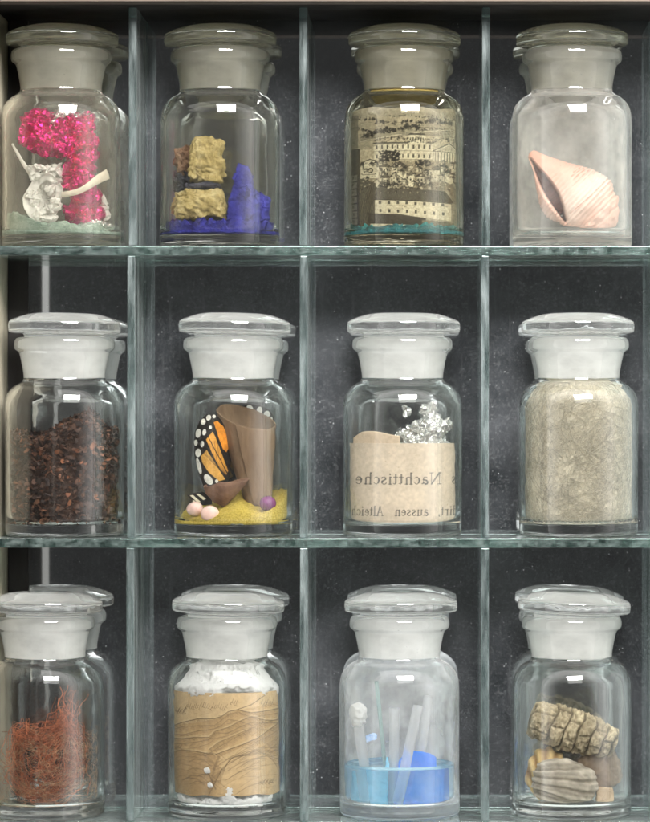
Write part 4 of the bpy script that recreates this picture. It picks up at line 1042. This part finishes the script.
# ---- c2: drapery drawing and cotton wool
def paint_drape():
    P = Paint(650, 810, (.42, .285, .14)); dk = (.075, .046, .022); md = (.27, .175, .085); lt = (.56, .42, .24)
    r = random.Random(12)
    P.clouds(110, .12, 1); P.clouds(22, .07, 2); P.clouds(6, .07, 3)
    P.poly([(30, 190), (620, 190), (600, 240), (380, 268), (270, 315), (60, 355)], lt, .6)
    c1 = [(50, 362), (110, 335), (180, 315), (265, 312), (300, 300), (330, 276), (375, 268), (440, 285), (575, 275)]
    c2 = [(50, 425), (110, 418), (160, 408), (235, 405), (265, 375), (330, 355), (390, 322), (440, 303), (500, 325), (575, 335)]
    c3 = [(60, 490), (100, 474), (170, 476), (220, 484), (265, 490), (330, 465), (400, 440), (470, 410), (520, 375), (575, 340)]
    c4 = [(235, 465), (280, 430), (360, 395), (440, 360)]
    for c, w in ((c1, 4.5), (c2, 4), (c3, 5), (c4, 3)):
        P.line(c, w * .8, dk, .95); P.line([(x, y - 6) for x, y in c], 9, lt, .4)
        for q in range(7): P.line([(x + r.uniform(-2, 2), y + 5 + q * 5) for x, y in c], 6, md, .34 - .04 * q)
        for q in range(60):
            a = r.randrange(len(c) - 1); t = r.random(); x = c[a][0] * (1 - t) + c[a + 1][0] * t; y = c[a][1] * (1 - t) + c[a + 1][1] * t
            P.line([(x, y + 2), (x + r.uniform(6, 16), y + r.uniform(6, 18))], 1.3, dk, r.uniform(.3, .65))
    for c, off in ((c1, 26), (c1, 52), (c2, 22), (c2, 40), (c3, 30), (c3, 62), (c3, 95), (c3, 130), (c4, 18)):
        cc = [(x, y + off + r.uniform(-7, 7) - 10 * math.sin(x * .02 + off)) for x, y in c]
        P.line(cc, r.uniform(1.6, 2.6), dk, .7)
        for q in range(5): P.line([(x, y + 4 + q * 4) for x, y in cc], 5, md, .24 - .04 * q)
        for q in range(34):
            a = r.randrange(len(cc) - 1); t = r.random(); x = cc[a][0] * (1 - t) + cc[a + 1][0] * t; y = cc[a][1] * (1 - t) + cc[a + 1][1] * t
            P.line([(x, y + 2), (x + r.uniform(4, 12), y + r.uniform(5, 14))], 1.2, dk, r.uniform(.3, .6))
    P.line([(370, 268), (440, 245), (515, 195)], 4, dk, .8); P.line([(500, 235), (575, 265)], 2.5, dk, .6)
    P.poly([(55, 490), (100, 476), (265, 492), (290, 560), (250, 690), (60, 690)], (.30, .195, .095), .6)
    P.poly([(290, 500), (420, 442), (500, 470), (560, 520), (570, 690), (300, 690)], lt, .35)
    P.poly([(480, 420), (575, 345), (575, 500), (540, 480)], (.28, .2, .12), .5)
    for k in range(16):
        x0, y0 = r.uniform(60, 240), r.uniform(495, 670)
        P.line([(x0, y0), (x0 + 30, y0 - 16), (x0 + 75, y0 - 12), (x0 + 110, y0 + 18)], r.uniform(1.5, 3), dk, .55)
    for k in range(20):
        x0, y0 = r.uniform(300, 420), r.uniform(500, 690)
        P.line([(x0 - 20, y0 + 10), (x0 + 40, y0 - 28), (x0 + 100, y0 - 46), (x0 + 160, y0 - 40)], r.uniform(1.5, 3), dk, .5)
    for k in range(9):
        P.line([(265 - k * 6, 690), (300 - k * 5, 600), (330 + k * 4, 520 - k * 3), (400 + k * 16, 455 + k * 5), (560, 470 + k * 14)], 2.2, dk, .38)
    P.line([(245, 640), (262, 560), (285, 500)], 12, dk, .35); P.line([(225, 560), (270, 660)], 5, dk, .7); P.line([(235, 690), (300, 560)], 5, dk, .6)
    for k in range(70):
        x0, y0 = r.uniform(60, 570), r.uniform(290, 470)
        P.line([(x0, y0), (x0 + r.uniform(12, 40), y0 - r.uniform(2, 18))], r.uniform(1, 2.4), dk, r.uniform(.2, .5))
    for k in range(150):
        x0, y0 = r.uniform(60, 570), r.uniform(480, 690); P.line([(x0, y0), (x0 + r.uniform(6, 20), y0 - r.uniform(-6, 10))], 1.5, dk, r.uniform(.15, .45))
    for (x0, x1, y0, n) in [(120, 330, 262, 22), (340, 375, 240, 4), (485, 545, 250, 9), (65, 120, 290, 12), (65, 100, 470, 6), (475, 540, 640, 9)]:
        for k in range(n):
            x = x0 + (x1 - x0) * k / n; y = y0 + r.uniform(-10, 8)
            P.line([(x + 8, y - r.uniform(10, 26)), (x, y), (x + 6, y + 4)], r.uniform(1.6, 3), dk, .7)
    return P
Pd = paint_drape()
tag(curled_sheet('drapery_drawing', 'c2', Pd, lambda x: (x / .509 + 62) * 5, lambda z: (157 - (z - 3) / .509) * 5, -26.3, 26.3, lambda x: 12.3 + .4 * math.sin(x * .5), lambda x: 64.0, vcol('drawing_paper', .85, .15), back=(.4, .28, .15)),
    'brown ink drawing of folded cloth curled inside jar', 'drawing')
def cotton_mat():
    m, nt = mat('cotton_wool'); mp = objcoord(nt)
    n1 = N(nt, 'ShaderNodeTexNoise', i_Scale=420., i_Detail=8., i_Roughness=.75); L(nt, mp, 0, n1, 'Vector')
    d = N(nt, 'ShaderNodeBsdfDiffuse'); d.inputs['Color'].default_value = (.86, .86, .84, 1)
    t = N(nt, 'ShaderNodeBsdfTranslucent'); t.inputs['Color'].default_value = (.88, .88, .86, 1)
    b = N(nt, 'ShaderNodeBump', i_Strength=.8, i_Distance=.0015); L(nt, n1, 0, b, 'Height'); L(nt, b, 0, d, 'Normal')
    x = N(nt, 'ShaderNodeMixShader'); x.inputs[0].default_value = .4; L(nt, d, 0, x, 1); L(nt, t, 0, x, 2); out(nt, x); return m
M_cotton = cotton_mat()
rr = random.Random(5)
def cotton(parts, label, seed, voxel=.75):
    o = blob_obj('cotton_wool', 'c2', parts, voxel, M_cotton, None, [(6., 2.2), (2.2, 1.2)], True, seed, clamp=False)
    me = o.data; v = np.array([w.co[:] for w in me.vertices]) / S
    lim = np.where(v[:, 2] < 66, 26.6, np.maximum(15., 26.6 - (np.maximum(v[:, 2] - 66, 0)) * .95)); q = np.hypot(v[:, 0], v[:, 1]); k = np.where(q > lim, lim / np.maximum(q, 1e-6), 1)
    v[:, 0] *= k; v[:, 1] *= k; v[:, 2] = np.clip(v[:, 2], FLOOR, 77.2)
    me.vertices.foreach_set('co', (v * S).ravel()); me.update()
    return tag(o, label, 'cotton wool')
top_parts = [(0, 0, 66, 11), (0, 0, 72, 10)]
for k in range(26):
    a = 2 * PI * k / 26; top_parts.append((21.5 * math.cos(a), 21.5 * math.sin(a), 67.0 + rr.uniform(-1.5, 1.5) + (1.0 if math.cos(a) > 0 else -1.), 5.0 + rr.uniform(0, .8)))
    if k % 2: top_parts.append((14 * math.cos(a), 14 * math.sin(a), 69 + rr.uniform(-1, 1), 7))
cotton(top_parts, 'white cotton wool stuffed above the brown drawing', 2.)
cotton([(0, 0, 10, 12, 1.9, 1.9, .3), (0, -23.5, 12, 4.2, 1.1, .6, 1.5), (20, -12, 9.5, 4.5, 1, 1.3, .7), (-20, -12, 9.5, 4.5, 1, 1.3, .7), (-5, -23, 8.6, 4.5, 1.8, .6, .6), (7, -23, 8.8, 4.5, 1.8, .6, .6), (15, -18, 8.5, 4.5, 1, 1, .6), (-14, -18, 8.5, 4.5, 1, 1, .5)], 'white cotton wool lying under the brown drawing', 6., .6)
for (x, z, r_, lab) in ((-8.3, 25.2, 1.5, 'upper white cotton pellet on the brown drawing'), (-6.8, 17.8, 1.35, 'lower white cotton pellet on the brown drawing')):
    y = -math.sqrt(27.0 ** 2 - x * x) - .1
    v, f, n = remesh_blob([(x, y, z, r_, 1, .42, 1.1), (x + .6, y, z - .5, r_ * .75, 1, .5, 1)], .22)
    v = v + n * (fbm(v, .9, 3, z) * .3)[:, None]
    tag(mesh_obj('cotton_pellet', keep_inside(v, 27.75), f, M_cotton, JARS['c2']), lab, 'cotton pellet')

# ---- c3: liquid, blue glass, tubes
def glass_plain(name, c, ior=1.45, rough=0.0, haze=0., hc=(.8, .85, .9)):
    m, nt = mat(name)
    g = N(nt, 'ShaderNodeBsdfGlass', i_Roughness=rough, i_IOR=ior); g.inputs['Color'].default_value = (*c, 1)
    d = N(nt, 'ShaderNodeBsdfDiffuse'); d.inputs['Color'].default_value = (*hc, 1)
    t = N(nt, 'ShaderNodeBsdfTranslucent'); t.inputs['Color'].default_value = (*hc, 1)
    y = N(nt, 'ShaderNodeMixShader'); y.inputs[0].default_value = .5; L(nt, d, 0, y, 1); L(nt, t, 0, y, 2)
    x = N(nt, 'ShaderNodeMixShader'); x.inputs[0].default_value = haze; L(nt, g, 0, x, 1); L(nt, y, 0, x, 2); out(nt, x); return m
prof = chaikin([(0, 6.3), (22, 6.4), (26.6, 7.6), (27.75, 10), (27.75, 22), (27.75, 26.8), (27.4, 26.4), (26.4, 25.1), (24, 24.6), (0, 24.6)], 1)
v, f, _ = lathe(prof, 112, .0, 1)
tag(mesh_obj('blue_liquid', v, f, glass_plain('pale_blue_liquid', (.88, .97, .998), 1.333, 0, .15, (.30, .72, .97)), JARS['c3']), 'pale blue clear liquid in the bottom quarter of jar', 'liquid')
def slab(name, jar, x0, x1, y0, y1, z0, z1, m, label, cat, rotz=0., roty=0.):
    cx_, cy_, cz_ = (x0 + x1) / 2, (y0 + y1) / 2, (z0 + z1) / 2
    o = bevel_box(name, x0 - cx_, x1 - cx_, y0 - cy_, y1 - cy_, z0 - cz_, z1 - cz_, m, .5)
    b = JARS[jar]; o.location = [(b[0] + cx_) * S, (b[1] + cy_) * S, (b[2] + cz_) * S]; o.rotation_euler = (0, roty, rotz)
    return tag(o, label, cat)
M_cobalt = glass_plain('cobalt_glass', (.12, .46, .92), 1.34, .06, .72, (.03, .27, .84))
M_aqua = glass_plain('aqua_glass', (.75, .95, .99), 1.34, .1, .8, (.40, .80, .97))
tag(hull_obj('blue_glass', 'c3', [[(-2.5, -8, 7.2), (18.5, -6, 7.2), (19.2, 3, 7.2), (-1, 5, 7.2), (-2, -7, 26), (1.5, -5.5, 31), (7, -5, 33.2), (15, -4.5, 32), (18.8, -4, 29.5), (19, 1, 29), (3, 3, 31.5)]], .45, M_cobalt, [(9., .5)], None, 2., True, 1), 'deep blue glass lump standing in the liquid', 'blue glass')
tag(hull_obj('blue_glass', 'c3', [[(-20, -11, 7.2), (-5, -13, 7.2), (-4.5, -3, 7.2), (-19, 1, 7.2), (-20.5, -9, 23), (-12, -11, 25.3), (-5.5, -11, 24), (-5, -4, 22.5), (-18, -1, 22)], [(-7, -12, 8), (-4.6, -12, 8), (-6, -9, 8), (-6.2, -11, 31), (-4.8, -10.5, 29), (-7.5, -10, 27)]], .45, M_aqua, [(6., .8), (2., .25)], None, 5., True, 1), 'light aqua glass lump left in the liquid', 'blue glass')
tag(hull_obj('blue_scrap', 'c3', [[(-18, -9, 37.5), (-17.6, -10, 41), (-13, -11, 43), (-10.4, -9.5, 42.2), (-11, -10, 39.5), (-14.5, -10.5, 38.4), (-14, -9, 40)]], .3, noisy('blue_white_scrap', (.06, .24, .62), (.78, .86, .92), 110, .4, .3), [(3., .5)], None, 2.), 'small blue and white scrap stuck above the liquid', 'scrap')
def tube_path(p0, p1, n=14, bend=0.):
    p0, p1 = np.array(p0, float), np.array(p1, float); t = np.linspace(0, 1, n)[:, None]
    return p0 * (1 - t) + p1 * t + np.array([0, bend, 0]) * np.sin(t * PI)
def rod(name, jar, p0, p1, r, m, label, cat, hollow=False, sides=20):
    V, F = tubes([tube_path(p0, p1)], [r], sides)
    o = mesh_obj(name, V, F, m, JARS[jar], None, True)
    return tag(o, label, cat)
M_tube = glass_plain('frosted_tube', (.98, .985, .985), 1.2, .10, .30, (.92, .92, .92))
M_rod = glass_plain('teal_rod', (.82, .93, .91), 1.35, .05, .25, (.62, .76, .73))
sw = rod('cotton_swab', 'c3', (-20.5, -12, 50), (-15, -11, 7.6), 2.5, M_tube, 'pale tube with bulbous cotton head left in jar', 'swab')
v, f, n = remesh_blob([(-20.5, -12, 53, 4.4, 1, 1, 1.15), (-20.2, -12, 48.5, 3.4)], .5)
v = v + n * (fbm(v, 2., 4) * .8)[:, None]
mesh_obj('cotton_head', keep_inside(v, 26.9), f, M_cotton, (0, 0, 0), sw, True)
rod('glass_rod', 'c3', (-11.5, -8, 69.5), (-5.5, -10, 8), 1.0, M_rod, 'thin teal glass rod reaching up to the shoulder', 'glass rod')
rod('glass_tube', 'c3', (9.5, -16, 57), (-.8, -17, 8.2), 2.5, M_tube, 'pale slanting tube crossing in front of the blue block', 'glass tube')
rod('glass_tube', 'c3', (-2.5, -4, 55), (-2.8, -7, 8), 2.5, M_tube, 'pale upright tube standing at the middle of jar', 'glass tube')
rod('glass_tube', 'c3', (15, 10, 60), (8, 9, 8), 2.4, M_tube, 'faint pale tube leaning behind the blue block', 'glass tube')

# ---- c4: segmented fossil, ridged stone, ochre shell, brown pieces
def fossil():
    na, nl = 150, 260; V = np.zeros((nl, na, 3)); C = np.zeros((nl, na, 3))
    p0, p1 = np.array([-21.5, -5., 50.]), np.array([22.5, -5., 36.5])
    ax = p1 - p0; Ln = np.linalg.norm(ax); ax /= Ln; up = np.array([-ax[2], 0, ax[0]]); fr = np.array([0, -1., 0])
    cuts = np.array([-.02, .22, .375, .52, .67, .81, .92, 1.03])
    r0 = np.interp(np.linspace(0, 1, nl), [0, .02, .06, .3, .55, .8, .95, .985, 1], [1, 7.5, 9.2, 10.6, 10.6, 9.2, 7.4, 6, .8])
    lt, dk, og = np.array([.33, .285, .195]), np.array([.07, .055, .035]), np.array([.33, .25, .13])
    for i in range(nl):
        t = i / (nl - 1)
        for j in range(na):
            a = 2 * PI * j / na; slant = .045 * math.sin(a * 1.0 + .4) + .018 * math.sin(3 * a)
            tj = t + slant * -1.0 + .012 * noise.noise(Vector((t * 20, a * 2, 1)))
            k = np.searchsorted(cuts, tj) - 1; k = min(max(k, 0), len(cuts) - 2)
            u = (tj - cuts[k]) / (cuts[k + 1] - cuts[k]); e = min(u, 1 - u) * (cuts[k + 1] - cuts[k]) * Ln
            groove = math.exp(-(e / .55) ** 2)
            jj = (a * 6 / (2 * PI)) + (.5 * (k % 2)) + .12 * noise.noise(Vector((t * 6, a, 5)))
            ej = min(jj % 1, 1 - jj % 1) * 2 * PI / 6 * r0[i]; long = math.exp(-(ej / .45) ** 2) * .75
            g = max(groove, long)
            nz = noise.fractal(Vector((t * 26, math.cos(a) * 4, math.sin(a) * 4)), 1., 2.1, 5)
            r = r0[i] * (1 + .05 * (1 - u)) - 1.7 * g * (1 + .8 * nz) + 1.15 * nz + .35 * noise.fractal(Vector((t * 80, math.cos(a) * 12, math.sin(a) * 12)), 1., 2.1, 4) + .5 * math.sin(k * 7.3 + int(jj) * 3.1)
            V[i, j] = p0 + ax * t * Ln + (up * math.cos(a) * .98 + fr * math.sin(a)) * r
            c = lt * (1 + .75 * nz) * (1 - .25 * math.sin(k * 2.1 + int(jj))); c = c * .75 + og * .25
            C[i, j] = c * (1 - g * .85) + dk * g * .85
    v = keep_inside(V.reshape(-1, 3)); idx = np.arange(nl * na).reshape(nl, na); j2 = np.roll(idx, -1, 1)
    F = np.stack([idx[:-1], idx[1:], j2[1:], j2[:-1]], -1).reshape(-1, 4).tolist(); F.append([int(q) for q in idx[0]]); F.append([int(q) for q in idx[-1][::-1]])
    return mesh_obj('segmented_fossil', v, F, vcol('fossil_surface', .9, 0, .7, .2, .3), JARS['c4'], None, True, colors=np.clip(C, .01, .8))
tag(fossil(), 'tan segmented fossil stem lying slanted across the jar', 'fossil')
def ridged():
    bm = bmesh.new(); bmesh.ops.create_icosphere(bm, subdivisions=6, radius=1.); v = np.array([w.co[:] for w in bm.verts]); f = [tuple(x.index for x in q.verts) for q in bm.faces]; bm.free()
    n = v.copy(); s = np.sign(v) * np.abs(v) ** .82
    # fan of lengthwise ridges converging at the left hinge
    ang = np.arctan2(s[:, 2] + .1, s[:, 0] + 2.2)
    w = ang * 30 + .9 * fbm(v, .8, 3, 2.)
    rid = np.sin(w) * .5 + .28 * np.sin(w * 2.3 + 1)
    k = 1 + .055 * rid + .03 * fbm(v, .25, 4)
    P = np.stack([s[:, 0] * 16.2 * k, s[:, 1] * 9 * k, s[:, 2] * 11.8 * k * (1 - .10 * s[:, 0])], 1)
    c, q = math.cos(-.16), math.sin(-.16)
    P = np.stack([P[:, 0] * c - P[:, 2] * q, P[:, 1], P[:, 0] * q + P[:, 2] * c], 1) + np.array([-3.8, -13.5, 17.6])
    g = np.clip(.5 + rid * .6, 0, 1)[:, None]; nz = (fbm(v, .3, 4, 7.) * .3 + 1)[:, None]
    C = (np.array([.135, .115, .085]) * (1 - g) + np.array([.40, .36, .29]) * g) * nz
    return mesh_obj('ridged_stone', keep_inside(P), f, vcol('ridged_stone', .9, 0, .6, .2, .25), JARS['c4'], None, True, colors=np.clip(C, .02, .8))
tag(ridged(), 'grey oval stone with lengthwise ridges at the jar floor', 'stone')
def ochre_cap():
    bm = bmesh.new(); bmesh.ops.create_icosphere(bm, subdivisions=5, radius=1.); v = np.array([w.co[:] for w in bm.verts]); f = [tuple(x.index for x in q.verts) for q in bm.faces]; bm.free()
    ang = np.arctan2(v[:, 2] + 1.4, v[:, 0]); rid = np.sin(ang * 26 + fbm(v, .6, 3) * 1.2)
    k = 1 + .05 * rid + .05 * fbm(v, .4, 4, 3.)
    P = v * k[:, None] * np.array([10.5, 8, 14.]) + np.array([-12.5, -3, 20.5])
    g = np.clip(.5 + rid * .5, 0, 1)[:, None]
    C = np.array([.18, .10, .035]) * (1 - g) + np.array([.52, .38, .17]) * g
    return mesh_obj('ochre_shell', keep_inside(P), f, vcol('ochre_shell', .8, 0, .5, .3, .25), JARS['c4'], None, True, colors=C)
tag(ochre_cap(), 'ochre ribbed shell behind the ridged grey stone', 'shell')
M_brown = noisy('smooth_brown_stone', (.105, .07, .04), (.17, .12, .075), 60, .55, .2)
tag(rock_box('brown_stone', 'c4', 13.5, 0, 22.5, 10.5, 7, 9.5, M_brown, .25, 3., ((14., 1.4), (5., .3)), .55), 'smooth brown stone wedged under the fossil at the right', 'stone')
tag(rock_box('stone_cube', 'c4', 16.0, -10, 10.6, 4.2, 4, 3.9, noisy('tan_cube', (.22, .15, .08), (.34, .25, .15), 120, .8, .4), .03, 8., ((4., .25),), .12), 'little tan stone cube right of the ridged stone', 'stone')

# ------------------------------------------------------------------ camera, light, world
cam = bpy.data.cameras.new('camera'); co = bpy.data.objects.new('camera', cam); col.objects.link(co)
cam.sensor_fit = 'VERTICAL'; cam.sensor_height = 24; cam.sensor_width = 24
cam.lens = 24 * D / 411.0
co.location = (CX * S, -D * S, CZ * S); co.rotation_euler = (PI / 2, 0, 0)
cam.shift_x = -CX / 411.0; cam.shift_y = -CZ / 411.0
cam.clip_start = .01; cam.clip_end = 50
scene.camera = co

def area(name, loc, target, sx, sy, power, c):
    l = bpy.data.lights.new(name, 'AREA'); l.shape = 'RECTANGLE'; l.size = sx; l.size_y = sy; l.energy = power; l.color = c
    o = bpy.data.objects.new(name, l); col.objects.link(o)
    o.location = [q * S for q in loc]
    d = Vector(target) - Vector(loc); o.rotation_euler = d.to_track_quat('-Z', 'Y').to_euler(); return o
area('softbox_light', (260, -1000, 760), (0, 30, -40), .70, .52, 128, (1, .985, .96))  # softbox out of view, placed to give the shoulder highlights

w = bpy.data.worlds.new('World'); scene.world = w; w.use_nodes = True
nt = w.node_tree; nt.nodes.clear()
# surround light shaped for the glass: bright all round, dimmer below, darkened straight opposite
bg = nt.nodes.new('ShaderNodeBackground'); wo = nt.nodes.new('ShaderNodeOutputWorld'); nt.links.new(bg.outputs[0], wo.inputs[0])
tc = nt.nodes.new('ShaderNodeTexCoord'); sx = nt.nodes.new('ShaderNodeSeparateXYZ'); nt.links.new(tc.outputs['Generated'], sx.inputs[0])
ng = N(nt, 'ShaderNodeMath', operation='MULTIPLY'); ng.inputs[1].default_value = -1.0; L(nt, sx, 'Y', ng, 0)
rw = ramp(nt, [(0.0, 1.9), (.46, 2.4), (.72, .75), (.85, .07), (1.0, .045)]); L(nt, ng, 0, rw, 0)
zr = N(nt, 'ShaderNodeMapRange'); zr.inputs[1].default_value = -1; zr.inputs[2].default_value = 1; zr.inputs[3].default_value = .6; zr.inputs[4].default_value = 1.25; L(nt, sx, 'Z', zr, 0)
mw = N(nt, 'ShaderNodeMath', operation='MULTIPLY'); L(nt, rw, 0, mw, 0); L(nt, zr, 0, mw, 1)
L(nt, mw, 0, bg, 'Strength')
bg.inputs['Color'].default_value = (1.0, .99, .965, 1)

scene.view_settings.view_transform = 'Standard'; scene.view_settings.look = 'None'
scene.view_settings.exposure = 0; scene.view_settings.gamma = 1
scene.render.engine = 'CYCLES'
cy = scene.cycles
cy.max_bounces = 28; cy.transmission_bounces = 26; cy.glossy_bounces = 10; cy.diffuse_bounces = 4; cy.transparent_max_bounces = 12
cy.caustics_reflective = True; cy.caustics_refractive = True
cy.sample_clamp_indirect = 6.0; cy.blur_glossy = .3
cy.use_denoising = True
try: cy.denoiser = 'OPENIMAGEDENOISE'; cy.denoising_input_passes = 'RGB_ALBEDO_NORMAL'
except Exception: pass
